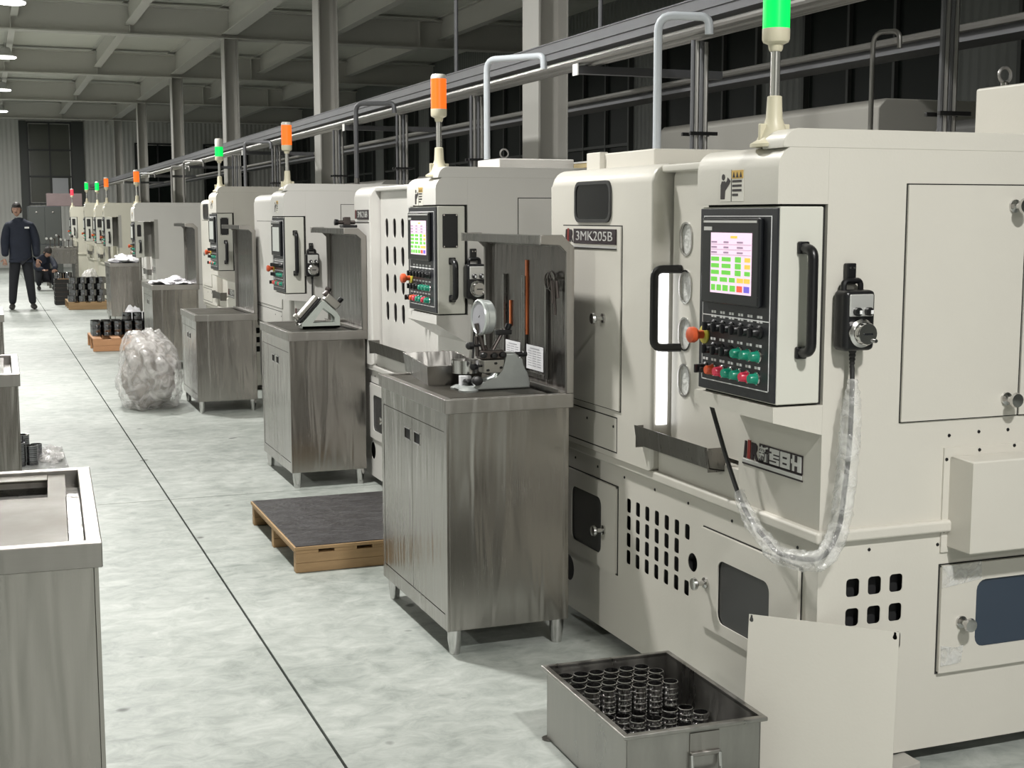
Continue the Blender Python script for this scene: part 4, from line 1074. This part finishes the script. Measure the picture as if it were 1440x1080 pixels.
# steel box with ring stacks
def ring_mesh(r, h, wall, m, n=18):
    b = BM(); lathe(b, [(r-wall, 0), (r-.0015, 0), (r, .0015), (r, h*.46), (r-.0012, h*.5), (r, h*.54), (r, h-.0015), (r-.0015, h), (r-wall, h), (r-wall, 0)], n=n, close=False)
    bmesh.ops.remove_doubles(b, verts=b.verts, dist=1e-5)
    me = bpy.data.meshes.new('bearing_ring'); bmesh.ops.recalc_face_normals(b, faces=b.faces); b.to_mesh(me); b.free(); me.materials.append(m)
    for p in me.polygons: p.use_smooth = True
    me.set_sharp_from_angle(angle=R(40)); return me
def ring(me, x, y, z, label, group, tilt=None):
    o = bpy.data.objects.new('bearing_ring', me); COL.objects.link(o); o.location = (x, y, z)
    if tilt: o.rotation_euler = tilt
    o['label'] = label; o['category'] = 'ring'; o['group'] = group
    return o
bt = thing('steel_parts_box', 'open steel box full of bright ring stacks on the floor before the nearest machine', 'box', (1.66, 3.255, 0), R(-1.5))
sx, sy, sz = .385, .56, .22
b = BM()
box(b, -sx/2, sx/2, -sy/2, sy/2, .004, .008)
box(b, -sx/2, -sx/2+.003, -sy/2, sy/2, .004, sz); box(b, sx/2-.003, sx/2, -sy/2, sy/2, .004, sz)
box(b, -sx/2, sx/2, -sy/2, -sy/2+.003, .004, sz); box(b, -sx/2, sx/2, sy/2-.003, sy/2, .004, sz)
obj('shell', b, M['box_steel'], bt)
b = BM()
for (a0, a1, c0, c1) in ((-sx/2-.014, sx/2+.014, -sy/2-.014, -sy/2+.003), (-sx/2-.014, sx/2+.014, sy/2-.003, sy/2+.014), (-sx/2-.014, -sx/2+.003, -sy/2, sy/2), (sx/2-.003, sx/2+.014, -sy/2, sy/2)): box(b, a0, a1, c0, c1, sz-.012, sz, .003)
obj('folded_rim', b, M['box_steel'], bt)
for qx in (-1, 1):
    for qy in (-1, 1):
        b = BM(); cyl(b, (qx*(sx/2-.005), qy*(sy/2-.005), 0), (qx*(sx/2-.005), qy*(sy/2-.005), .004), .022, n=12); obj('foot_pad', b, M['steel_dark'], bt)
hy = -sy/2
hd = bpy.data.objects.new('handle', None); COL.objects.link(hd); hd.parent = bt; hd.empty_display_size = .05
b = BM(); box(b, -.015, .07, hy-.004, hy, .145, .20, .001); box(b, -.015, .07, hy-.012, hy-.002, .138, .150, .003); obj('handle_plate', b, M['steel_top'], hd)
b = BM(); tube(b, bend([(-.013, hy-.010, .144), (-.013, hy-.016, .095), (.068, hy-.016, .095), (.068, hy-.010, .144)], .014), .005, n=8); obj('handle_bail', b, M['chrome'], hd)
RM = ring_mesh(.0232, .0318, .0028, M['ring'])
cz, sn = math.cos(R(-1.5)), math.sin(R(-1.5))
for j in range(10):
    for i in range(8):
        x = -.152+i*.0485+(.0242 if j % 2 else 0); y = .238-j*.0475
        tall = j <= 3
        if x > (.135 if tall else .165): continue
        if j > 7: continue
        hgt = 6 if tall else (4 if j < 6 and (i*3+j) % 4 else 3)
        for k in range(hgt):
            if tall and j < 3 and k < 1 and i not in (0,): pass
            if tall: lab, g = ('bright ring topping a tall stack at the back of the open floor box', 'top rings of the tall stacks') if k == hgt-1 else ('bright ring lower down in a tall stack at the back of the open floor box', 'lower rings of the tall stacks')
            else: lab, g = ('bright ring topping a low stack at the front of the open floor box', 'top rings of the low stacks') if k == hgt-1 else ('bright ring lower down in a low stack at the front of the open floor box', 'lower rings of the low stacks')
            ring(RM, 1.66+x*cz-y*sn, 3.255+x*sn+y*cz, .0085+k*.032, lab, g)

# leaning sheet metal board
c = Vector((2.028, 2.998)); dr = Vector((.7, -.714)).normalized(); nr = Vector((-dr.y*-1, 0)); nr = Vector((-.714, -.7)).normalized()
bd = thing('cover_board', 'loose cream sheet metal cover leaning against the corner of the nearest machine', 'board', (0, 0, 0))
lean = math.atan2(.055, .444)
ub = Vector((dr.x, dr.y, 0)); vb = Vector((-nr.x*math.sin(lean), -nr.y*math.sin(lean), math.cos(lean))); wb = ub.cross(vb)
org = Vector((c.x, c.y, 0)) + Vector((nr.x, nr.y, 0))*(.055+.006)
MB_ = Matrix(((ub.x, vb.x, wb.x, org.x), (ub.y, vb.y, wb.y, org.y), (ub.z, vb.z, wb.z, org.z+.001), (0, 0, 0, 1)))
def keyhole(a, b_): return [(a+.0035*math.cos(R(q)), b_+.008+.0035*math.sin(R(q))) for q in range(-30, 211, 40)] + [(a+.006*math.cos(R(q)), b_-.003+.006*math.sin(R(q))) for q in range(140, 401, 40)]
plate('sheet', [(-.181, 0), (.217, 0), (.217, .449), (-.181, .449)], [keyhole(-.174, .437), keyhole(.206, .437)], .004, MB_ @ Matrix.Translation((0, 0, 0)), M['cream'], bd)
for (a0, a1, b0, b1) in ((-.181, -.179, 0, .449), (.215, .217, 0, .449), (-.179, .215, .447, .449)):
    pass
# small wedge block under the machine corner
b = BM(); prism(b, [(2.20, .0), (2.33, .0), (2.33, .036), (2.22, .022)], 'y', 2.93, 3.06, .003); tag(obj('floor_wedge', b, M['grey_machine']), 'grey levelling wedge on the floor under the corner of the nearest machine', 'wedge')

# ================================================================== BAGS AND RING PALLETS DOWN THE AISLE
def bag(x, y, sx, sy, sz, label, seed, fill=True):
    t = thing('plastic_bag', label, 'bag', (x, y, 0))
    if fill:
        b = BM(); bmesh.ops.create_icosphere(b, subdivisions=4, radius=1.0)
        for v in b.verts:
            n = v.co.normalized(); k = .74+.22*noise.noise(n*2.6+Vector((seed, 0, 0)))+.10*noise.noise(n*6.5)
            z = (n.z*k+.6)/1.6
            v.co = Vector((n.x*k*sx, n.y*k*sy, max(.012, z*sz)))
        tag(obj('contents', b, M['bag_fill'], t, 60), 'brownish foam scrap inside the bag')
    b = BM(); bmesh.ops.create_icosphere(b, subdivisions=5, radius=1.0)
    off = Vector((seed*3.3, seed, seed*2.1))
    for v in b.verts:
        n = v.co.normalized()
        rid = abs(noise.noise(n*2.3+off)); rid2 = abs(noise.noise(Vector((n.x*4, n.y*4, n.z*8))+off)); rid3 = abs(noise.noise(Vector((n.x*9, n.y*9, n.z*22))+off))
        k = .90 + .16*rid + .07*rid2 + .035*rid3 + .20*noise.noise(n*1.3+off)
        z = n.z*k
        zz = (z+.72)/1.72 if z > -.72 else 0
        v.co = Vector((n.x*k*sx*(1.0+.10*(1-zz)), n.y*k*sy*(1.0+.10*(1-zz)), max(0.004, zz*sz)))
    obj('film', b, M['bag'], t, 75)
    return t
bag(1.19, 11.28, .25, .46, .66, 'bulging clear plastic bag of foam scrap on the floor beside the low cabinet', 3)
bag(1.74, 25.6, .18, .2, .62, 'upright clear plastic bag standing far down beside the pale cabinet', 5, False)

p2t = pallet(1.10, 16.08, 'small orange wooden pallet under black rings, behind the bulging plastic bag', .72, .9, M['wood_orange'], h=.15, mat_top=False)
RB = ring_mesh(.055, .085, .006, M['ring_dark'], 20)
g2 = 'dark shiny steel ring stacked on the small orange pallet'
for j in range(3):
    for i in range(6):
        for k in range(2): ring(RB, 1.172+i*.118, 16.46+j*.118, .1482+k*.0855, g2, 'dark rings on the orange pallet')
for i in range(3): ring(RB, 1.172+(i+3)*.118, 16.46+.118, .1482+2*.0855, g2, 'dark rings on the orange pallet')
b = BM()
heap('foam_wrap', 'white foam wrapping heaped behind the rings on the orange pallet', 'foam sheet', 1.66, 16.885, .149, .14, .085, .27, M['foam'], 4, .5)
p3t = pallet(1.245, 23.55, 'wooden pallet under tall layers of black rings, far down the aisle', .63, 1.0, M['wood'], h=.13, mat_top=False)
RC = ring_mesh(.07, .10, .008, M['ring_dark'], 18)
g3 = 'dark steel ring layered on the far wooden pallet'
for k in range(4):
    for j in range(2):
        for i in range(4):
            ring(RC, 1.32+i*.148+(.03 if k % 2 else 0), 23.65+j*.15, .1282+k*.1005, g3, 'dark rings on the far pallet')
# dark crate of rings at the left of that pallet
cr = thing('ring_crate', 'dark slatted crate topped with loose rings, left of the far ring pallet', 'crate', (1.10, 24.9, 0))
for k in range(6):
    b = BM(); box(b, 0, .32, 0, .012, .01+k*.075, .07+k*.075); obj('slat', b, M['black_matte'], cr)
    b = BM(); box(b, 0, .012, .012, .40, .01+k*.075, .07+k*.075); obj('slat', b, M['black_matte'], cr)
b = BM(); box(b, .012, .32, .012, .40, 0, .42); obj('core', b, M['fixture'], cr)
for i in range(2):
    for j in range(2): ring(RC, 1.18+i*.155, 25.0+j*.155, .4605, 'dark steel ring lying loose on the dark slatted crate', 'loose rings on the crate')
# rings and film on the floor at the left, behind the nearest left cabinet
RL = ring_mesh(.036, .024, .004, M['ring_dark'], 18)
gL = 'dark steel ring in the floor stacks behind the nearest left cabinet'
fm = BM(); box(fm, .02, .42, 8.62, 9.45, 0, .004)
for v in fm.verts: pass
tag(obj('plastic_sheet', fm, M['foam_grey'] if 'foam_grey' in M else M['film']), 'grey plastic sheet lying under the ring stacks at the left', 'sheet')
for (x, y, n) in ((.215, 8.78, 5), (.14, 8.75, 6), (.17, 8.92, 7), (.245, 8.98, 4), (.10, 8.95, 7)):
    for k in range(n): ring(RL, x, y, .0045+k*.0245, gL, 'ring stacks on the floor at the left')
heap('film_scrap', 'crumpled clear film lying on the plastic sheet at the left', 'film', .33, 9.0, .005, .07, .22, .06, M['bag'], 8, .6, 3)

# far workbench with tools, brown carton inside
wb_ = thing('workbench', 'far metal workbench crowded with tools, brown carton beneath', 'workbench', (1.26, 31.0, 0))
b = BM(); box(b, 0, .62, 0, 1.2, .80, .86, .005); obj('top', b, M['steel_dark'], wb_)
for (x, y) in ((0, 0), (.57, 0), (0, 1.15), (.57, 1.15)):
    b = BM(); box(b, x, x+.05, y, y+.05, 0, .80); obj('leg', b, M['steel_dark'], wb_)
b = BM(); box(b, .05, .57, .01, .03, .52, .80); obj('apron', b, M['steel_dark'], wb_)
b = BM(); box(b, .55, .62, .03, 1.2, .05, .80); obj('side_sheet', b, M['steel_dark'], wb_)
b = BM(); box(b, 0, .3, 0, .35, 0, .30, .004); box(b, .01, .145, .005, .345, .30, .304); tag(obj('brown_carton', b, mat('cardboard', (.30, .19, .11), .8, var=.1), None, loc=(1.40, 31.10, 0)), 'brown cardboard carton under the far workbench', 'carton')
rnd = random.Random(4)
for k in range(6):
    t = thing('measuring_tool', ['dark gauge stand on the far workbench, leftmost of its tools', 'dark gauge stand on the far workbench, second tool from the left', 'dark gauge stand on the far workbench, third tool from the left', 'dark gauge stand on the far workbench, fourth tool from the left', 'dark gauge stand on the far workbench, fifth tool from the left', 'dark gauge stand on the far workbench, rightmost of its tools'][k], 'gauge', (1.32+k*.095, 31.2+rnd.random()*.25, .86), rnd.random()*1.0)
    hgt = rnd.uniform(.14, .32)
    b = BM(); box(b, -.035, .035, -.05, .05, 0, .025, .004); obj('base', b, M['fixture_light'], t)
    b = BM(); cyl(b, (0, 0, .025), (.01, 0, hgt), .009, n=8); obj('post', b, M['fixture'], t)
    b = BM(); cyl(b, (.008, 0, hgt*.85), (-.07, 0, hgt*.98), .007, n=8); box(b, -.012, .028, -.012, .012, hgt*.8, hgt*.92, .003); obj('arm', b, M['fixture'], t)
    b = BM(); lathe(b, [(0, 0), (.026, 0), (.028, .012), (0, .016)], (-.07, 0, hgt*.95), (-.07, -1, hgt*.95), n=14); obj('dial', b, M['white'], t)
# dark grey cabinet at the far end of the aisle, with a pinkish carton on top
dc = thing('tool_cabinet', 'tall dark grey cabinet at the far end of the aisle', 'cabinet', (.98, 34.2, 0))
b = BM(); box(b, 0, .75, .012, .6, 0, 1.78, .01); obj('body', b, mat('dark_grey_paint', (.05, .055, .06), .45), dc)
for (a, c) in ((.01, .372), (.378, .74)):
    for (z0, z1) in ((.05, .86), (.89, 1.76)):
        b = BM(); box(b, a, c, 0, .014, z0, z1, .003); d = obj('door', b, M['frame_grey'], dc)
        b = BM(); cyl(b, ((a+c)/2, 0, z1-.12), ((a+c)/2, -.02, z1-.12), .02, n=12); obj('knob', b, M['chrome'], d)
b = BM(); box(b, 0, .8, 0, .35, 0, .30, .006); box(b, .02, .78, -.001, .0, .14, .16); tag(obj('carton', b, mat('dusty_pink_board', (.22, .17, .17), .8, var=.15, scale=6), None, loc=(1.42, 34.3, 1.782)), 'dusty pinkish carton on top of the dark grey cabinet', 'carton')
# pale cabinet edge at the far left
t = thing('tool_cabinet', 'cream low cabinet at the left edge beside the standing man', 'cabinet', (-.35, 25.8, 0))
b = BM(); box(b, 0, .55, 0, .5, .08, .78, .008); obj('body', b, M['cream_far'], t)
b = BM(); box(b, .02, .53, -.012, 0, .11, .74, .003); d = obj('door', b, M['cream_far'], t)
b = BM(); cyl(b, (.48, -.012, .5), (.48, -.035, .5), .012, n=10); obj('knob', b, M['chrome'], d)
for x in (.04, .51):
    for y in (.05, .45):
        b = BM(); cyl(b, (x, y, 0), (x, y, .08), .018, n=10); obj('leg', b, M['steel_dark'], t)

# ================================================================== OVERHEAD TRAY, PIPES, REAR ROW
tr = thing('cable_tray', 'long grey cable tray running above the machines with conduits beneath', 'cable tray', (2.80, 0, 2.30))
b = BM(); box(b, 0, .012, -2, 40, .03, .115); box(b, .24, .252, -2, 40, .03, .115); box(b, .012, .24, -2, 40, .03, .042); box(b, -.006, 0, -2, 40, .065, .075); box(b, -.004, .26, -2, 40, .115, .121); obj('tray', b, M['galv'], tr)
for (dx, dz, r_) in ((-.005, -.012, .018), (.045, -.02, .018), (.10, -.012, .02)):
    b = BM(); cyl(b, (dx, -2, dz), (dx, 40, dz), r_, n=10); obj('conduit', b, M['galv_light'], tr)
for y in [6.3, 11.0, 15.7, 20.4, 25.1, 29.8]:
    b = BM(); box(b, -.02, .8, y, y+.045, -.075, -.035, .002); br = obj('bracket', b, M['galv'], tr)
    b = BM(); box(b, -.024, -.018, y-.008, y+.053, -.082, -.026); tag(obj('end_cap', b, M['white'], br), 'white end cap')
    if y > 9: continue
    b = BM(); cyl(b, (.14, y+.08, .10), (.14, y+.08, 2.46), .012, n=8); cyl(b, (.14, y+.08, -.05), (.14, y+.08, .03), .012, n=8); obj('hanger_rod', b, M['galv'], tr)
for y in (8.66, 3.9):
    b = BM(); cyl(b, (.15, y, .10), (.15, y, 2.46), .014, n=8); obj('hanger_rod', b, M['galv'], tr)
tr2 = thing('cable_tray', 'dim second cable tray farther back behind the columns', 'cable tray', (4.3, 0, 2.33))
b = BM(); box(b, 0, .01, -1, 40, 0, .08); box(b, .2, .21, -1, 40, 0, .08); box(b, .01, .2, -1, 40, 0, .01); obj('tray', b, M['galv'], tr2)
b = BM(); cyl(b, (-.03, -1, .055), (-.03, 40, .055), .02, n=8); obj('conduit', b, M['galv_light'], tr2)
# bent grey pipes from machine tops into the tray
def bent_pipe(x, y, z0, zt, dx, dy, label, r_=.016, m='pipe'):
    b = BM(); tube(b, bend([(0, 0, z0), (0, 0, zt), (dx, dy, zt-.012), (dx+.002, dy, zt-.075)], .06), r_, n=12)
    p = obj('bent_pipe', b, M[m], None, loc=(x, y, 0)); tag(p, label, 'pipe', 'bent grey pipes rising from the machines')
    b = BM(); lathe(b, [(r_+.009, 0), (r_+.009, .012), (r_+.003, .016), (r_+.003, .05), (r_, .052)], (0, 0, z0), (0, 0, z0+1), n=12, close=False); obj('collar', b, M['steel_dark'], p)
    return p
bent_pipe(2.40, 4.69, 1.686, 2.272, .16, -.10, 'bent grey pipe rising from the nearest machine top')
bent_pipe(2.40, 6.57, 1.757, 2.305, .16, -.36, 'bent pale grey pipe rising from the second machine, left of the big column')
bent_pipe(2.42, 9.25, 1.735, 2.292, .2, -.25, 'bent dark grey pipe rising between the two orange tower lights', m='galv')
bent_pipe(2.42, 13.55, 1.69, 2.25, .2, -.3, 'bent grey pipe rising beside the green tower light of the fourth machine', m='galv')
bent_pipe(2.42, 17.96, 1.655, 2.23, .2, -.35, 'bent thin pipe rising from the fifth machine top', .014, 'galv_light')
bent_pipe(2.46, 19.5, 1.645, 2.22, .2, -.35, 'bent thin pipe rising near the far end of the fifth machine', .014, 'galv_light')
bent_pipe(2.42, 23.2, 1.695, 2.23, .2, -.35, 'bent thin pipe rising from the sixth machine top', .014, 'galv_light')
bent_pipe(3.30, 4.6, 1.69, 2.24, .02, -.14, 'thin bent pipe behind the nearest machine, right of its tower light', .010, 'galv_light')
# drop pipe bundles behind the machines
lb = ['bundle of four thin drop pipes right of the nearest bent pipe', 'bundle of four thin drop pipes left of the big column', 'bundle of four thin drop pipes right of the middle tower light', 'bundle of four thin drop pipes behind the third machine', 'bundle of four thin drop pipes behind the fourth machine', 'bundle of four thin drop pipes behind the fifth machine', 'bundle of four thin drop pipes above the nearest machine at the far right']
for k, y in enumerate((5.15, 7.95, 9.55, 11.45, 14.1, 16.5, 3.86)):
    x = 2.80 if k < 6 else 3.05
    t = thing('drop_pipes', lb[k], 'pipes', (x, y, 0))
    for q in range(4):
        b = BM(); cyl(b, (q*.028, q*.012, 0.0 if k not in (2, 6) else 1.70), (q*.028, q*.012, 2.252), .0095, n=8); obj('pipe', b, M['galv_light'] if q % 2 else M['galv'], t)
    b = BM(); box(b, -.02, .11, -.025, -.01, 1.86, 1.875, .002); box(b, -.02, .11, .045, .06, 1.86, 1.875, .002); obj('pipe_clamp', b, M['black'], t)
t = thing('yellow_rail', 'yellowish wooden rail with a white top strip behind the second machine', 'rail', (2.95, 6.45, 0))
b = BM(); box(b, 0, .04, 0, 1.0, 1.775, 1.80, .003); obj('rail', b, mat('pale_timber', (.42, .33, .16), .6), t)
b = BM(); box(b, -.004, .044, -.01, 1.01, 1.80, 1.808, .001); obj('top_strip', b, M['white'], t)
for y in (.1, .5, .9):
    b = BM(); box(b, .005, .035, y, y+.03, 1.6805, 1.775); obj('post', b, M['galv'], t)
# rear row of grey machines facing the next aisle
def rear_machine(y0, y1, zt, label, x=4.35, m='grey_machine'):
    t = thing('rear_machine', label, 'machine', (x, y0, 0), 0, None)
    L_ = y1-y0
    b = BM(); prism(b, [(0, .05), (1.4, .05), (1.4, zt), (.05, zt), (0, zt-.05)], 'y', 0, L_, .008); obj('body', b, M[m], t)
    b = BM(); box(b, -.008, 0, .10, L_*.45, .9, zt-.25, .003); box(b, -.008, 0, L_*.5, L_-.1, .9, zt-.25, .003); obj('rear_panel', b, M[m], t)
    b = BM(); box(b, .02, 1.38, .02, L_-.02, 0, .05); obj('plinth', b, M['void'], t)
rear_machine(3.4, 5.55, 1.98, 'dark machine body behind the nearest machine, at the right', m='unlit_machine')
rear_machine(6.0, 8.5, 2.13, 'grey machine body behind the tower light of the nearest machine')
rear_machine(9.3, 11.2, 1.95, 'grey machine body right of the big column')
rear_machine(12.0, 14.2, 1.95, 'dim grey machine body left of the big column')
rear_machine(15.5, 17.6, 1.95, 'dim grey machine body behind the orange tower lights')
rear_machine(18.6, 20.6, 1.95, 'dim grey machine body behind the fourth machine pipes')

# ================================================================== PEOPLE
def skin(name, joints, edges, m, parent, root=0, sub=2):
    me = bpy.data.meshes.new(name); me.from_pydata([j[0] for j in joints], edges, [])
    o = bpy.data.objects.new(name, me); COL.objects.link(o)
    md = o.modifiers.new('skin', 'SKIN'); md.use_smooth_shade = True; md.branch_smoothing = .6
    for i, j in enumerate(joints):
        sv = me.skin_vertices[0].data[i]; r_ = j[1]
        sv.radius = r_ if isinstance(r_, tuple) else (r_, r_); sv.use_root = (i == root)
    o.modifiers.new('sub', 'SUBSURF').levels = sub; o.modifiers['sub'].render_levels = sub
    dg = bpy.context.evaluated_depsgraph_get(); dg.update()
    me2 = bpy.data.meshes.new_from_object(o.evaluated_get(dg)); me2.name = name
    bpy.data.objects.remove(o)
    me2.materials.clear(); me2.materials.append(m)
    for p in me2.polygons: p.use_smooth = True
    o2 = bpy.data.objects.new(name, me2); COL.objects.link(o2); o2.parent = parent
    return o2
def head(parent, c, s, yaw=0, pitch=0):
    mt = Matrix.Translation(c) @ Matrix.Rotation(yaw, 4, 'Z') @ Matrix.Rotation(pitch, 4, 'X') @ Matrix.Scale(s, 4)
    b = BM(); bmesh.ops.create_uvsphere(b, u_segments=20, v_segments=16, radius=1)
    for v in b.verts:
        p = v.co.copy(); jaw = max(0, -p.z)
        v.co = Vector((p.x*.075*(1-.28*jaw), p.y*.095*(1-.16*jaw) - .012*jaw, p.z*.118))
        if p.y < -.75 and abs(p.x) < .3 and -.35 < p.z < .05: v.co.y -= .018
    bmesh.ops.create_cone(b, segments=8, radius1=.016, radius2=.006, depth=.04, cap_ends=True, matrix=Matrix.Translation((0, -.098, -.012)) @ Matrix.Rotation(R(20), 4, 'X'))
    for sx_ in (-1, 1):
        bmesh.ops.create_uvsphere(b, u_segments=8, v_segments=6, radius=.022, matrix=Matrix.Translation((sx_*.077, .005, -.005)) @ Matrix.Diagonal((.35, .7, 1.2, 1)))
    bmesh.ops.transform(b, matrix=mt, verts=b.verts); h = obj('head', b, M['skin'], parent, 60)
    b = BM()
    for sx_ in (-1, 1): bmesh.ops.create_uvsphere(b, u_segments=10, v_segments=8, radius=.007, matrix=Matrix.Translation((sx_*.028, -.088, .008)))
    box(b, -.022, .022, -.096, -.088, -.052, -.046); bmesh.ops.transform(b, matrix=mt, verts=b.verts); obj('eyes_and_mouth', b, M['ink'], h)
    b = BM(); bmesh.ops.create_icosphere(b, subdivisions=4, radius=1)
    for v in b.verts:
        p = v.co.copy(); k = 1.0+.06*noise.noise(p*7)
        lo = .25 if p.y < -.35 else -.45
        z = max(p.z, lo)
        v.co = Vector((p.x*.083*k, p.y*.103*k+.006, z*.130*k))
    bmesh.ops.transform(b, matrix=mt, verts=b.verts); obj('hair', b, M['hair'], parent, 70)
def hand(parent, wrist, dirv, curl=.5, side=1):
    d = Vector(dirv).normalized(); a = d.orthogonal().normalized(); u = Vector((1, 0, 0)) - d*d.x
    u = u.normalized() if u.length > .1 else a
    w = d.cross(u).normalized()
    W_ = Vector(wrist)
    J = [(tuple(W_), (.024, .02)), (tuple(W_+d*.045), (.034, .016)), (tuple(W_+d*.085), (.036, .015))]; E_ = [(0, 1), (1, 2)]
    for k, (off, ln) in enumerate(((-.030, .062), (-.010, .074), (.011, .070), (.030, .055))):
        base = W_+d*.085+u*off; i0 = len(J)
        dd = d; p = base
        J.append((tuple(p), .0095)); E_.append((2, i0))
        for q in range(3):
            ang = curl*(q+1)*.6
            dd = (d*math.cos(ang) + w*side*math.sin(ang)).normalized(); p = p+dd*ln*(.45, .32, .23)[q]
            J.append((tuple(p), .0085-.001*q)); E_.append((len(J)-2, len(J)-1))
    i0 = len(J); p = W_+d*.03-u*.03*side; J.append((tuple(p), .012)); E_.append((1, i0))
    p = p+(d*.6-u*.7*side+w*side*.3).normalized()*.035; J.append((tuple(p), .010)); E_.append((i0, i0+1))
    p = p+(d*.9-u*.2*side+w*side*.4).normalized()*.03; J.append((tuple(p), .009)); E_.append((i0+1, i0+2))
    return skin('hand', J, E_, M['skin'], parent, 0, 1)
# man standing in the aisle, facing the camera
man = thing('person', 'man in a dark navy work jacket and dark trousers standing in the aisle', 'person', (.55, 24.05, 0))
S = 1.0
J = [((0, 0, .94), (.19, .13)), ((0, 0, 1.12), (.195, .13)), ((0, 0, 1.30), (.205, .13)), ((0, 0, 1.44), (.12, .085)), ((0, 0, 1.53), (.058, .058)),
     ((-.18, 0, 1.40), (.085, .085)), ((-.235, .01, 1.14), (.075, .08)), ((-.245, -.06, .87), (.058, .06)),
     ((.18, 0, 1.40), (.085, .085)), ((.245, .02, 1.14), (.075, .08)), ((.25, -.06, .86), (.058, .06)), ((0, 0, .84), (.185, .125))]
E_ = [(0, 1), (1, 2), (2, 3), (3, 4), (3, 5), (5, 6), (6, 7), (3, 8), (8, 9), (9, 10), (0, 11)]
skin('jacket', J, E_, M['navy'], man)
J = [((0, 0, .90), (.150, .11)), ((-.09, 0, .80), (.10, .105)), ((-.13, -.01, .45), (.074, .08)), ((-.165, .0, .07), (.058, .062)), ((.09, 0, .80), (.10, .105)), ((.125, -.01, .45), (.074, .08)), ((.16, 0, .07), (.058, .062))]
skin('trousers', J, [(0, 1), (1, 2), (2, 3), (0, 4), (4, 5), (5, 6)], M['trousers'], man)
for sx_ in (-1, 1):
    J = [((sx_*.162, .04, .06), (.052, .056)), ((sx_*.166, -.06, .05), (.052, .048)), ((sx_*.176, -.16, .042), (.052, .04)), ((sx_*.18, -.22, .035), (.04, .03))]
    skin('shoe', J, [(0, 1), (1, 2), (2, 3)], M['shoe'], man, 0, 2)
head(man, (-.035, -.02, 1.645), .98, yaw=R(-8))
hand(man, (-.247, -.065, .845), (-.05, -.35, -.75), .6, 1)
hand(man, (.25, -.065, .835), (.1, -.3, -.8), .6, -1)
b = BM(); box(b, .075, .145, -.132, -.124, 1.335, 1.362, .002); obj('name_tag', b, M['white'], man)
b = BM(); lathe(b, [(.075, 0), (.078, .03), (.07, .06), (.062, .06), (.06, .02)], (0, 0, 1.45), (0, -.01, 2), n=16, close=False); obj('collar', b, M['navy'], man)
# man crouching at the machines beyond
cm = thing('person', 'man in dark clothes crouching by the far workbench', 'person', (1.12, 30.3, 0))
J = [((.05, .05, .36), (.17, .15)), ((-.03, -.03, .52), (.175, .15)), ((-.02, -.20, .68), (.18, .13)), ((.05, -.27, .76), (.06, .06)),
     ((-.19, -.20, .66), .075), ((-.17, -.36, .48), .06), ((.0, -.46, .44), .048), ((.17, -.20, .66), .075), ((.24, -.38, .50), .06), ((.20, -.50, .44), .048)]
skin('jacket', J, [(0, 1), (1, 2), (2, 3), (2, 4), (4, 5), (5, 6), (2, 7), (7, 8), (8, 9)], M['navy'], cm)
J = [((.05, .05, .30), (.16, .15)), ((-.06, .0, .30), .10), ((-.10, -.36, .42), .078), ((-.10, -.16, .09), .055), ((.16, .0, .30), .10), ((.22, -.36, .42), .078), ((.20, -.16, .09), .055)]
skin('trousers', J, [(0, 1), (1, 2), (2, 3), (0, 4), (4, 5), (5, 6)], M['trousers'], cm)
for sx_ in (-.10, .20):
    J = [((sx_, -.12, .055), (.045, .05)), ((sx_, -.22, .045), (.045, .04)), ((sx_, -.33, .032), (.036, .028))]
    skin('shoe', J, [(0, 1), (1, 2)], M['shoe'], cm, 0, 2)
head(cm, (.09, -.40, .80), .95, yaw=R(30), pitch=R(38))
hand(cm, (.0, -.46, .44), (.3, -.7, -.2), .7, 1); hand(cm, (.20, -.50, .44), (-.1, -.8, -.1), .7, -1)
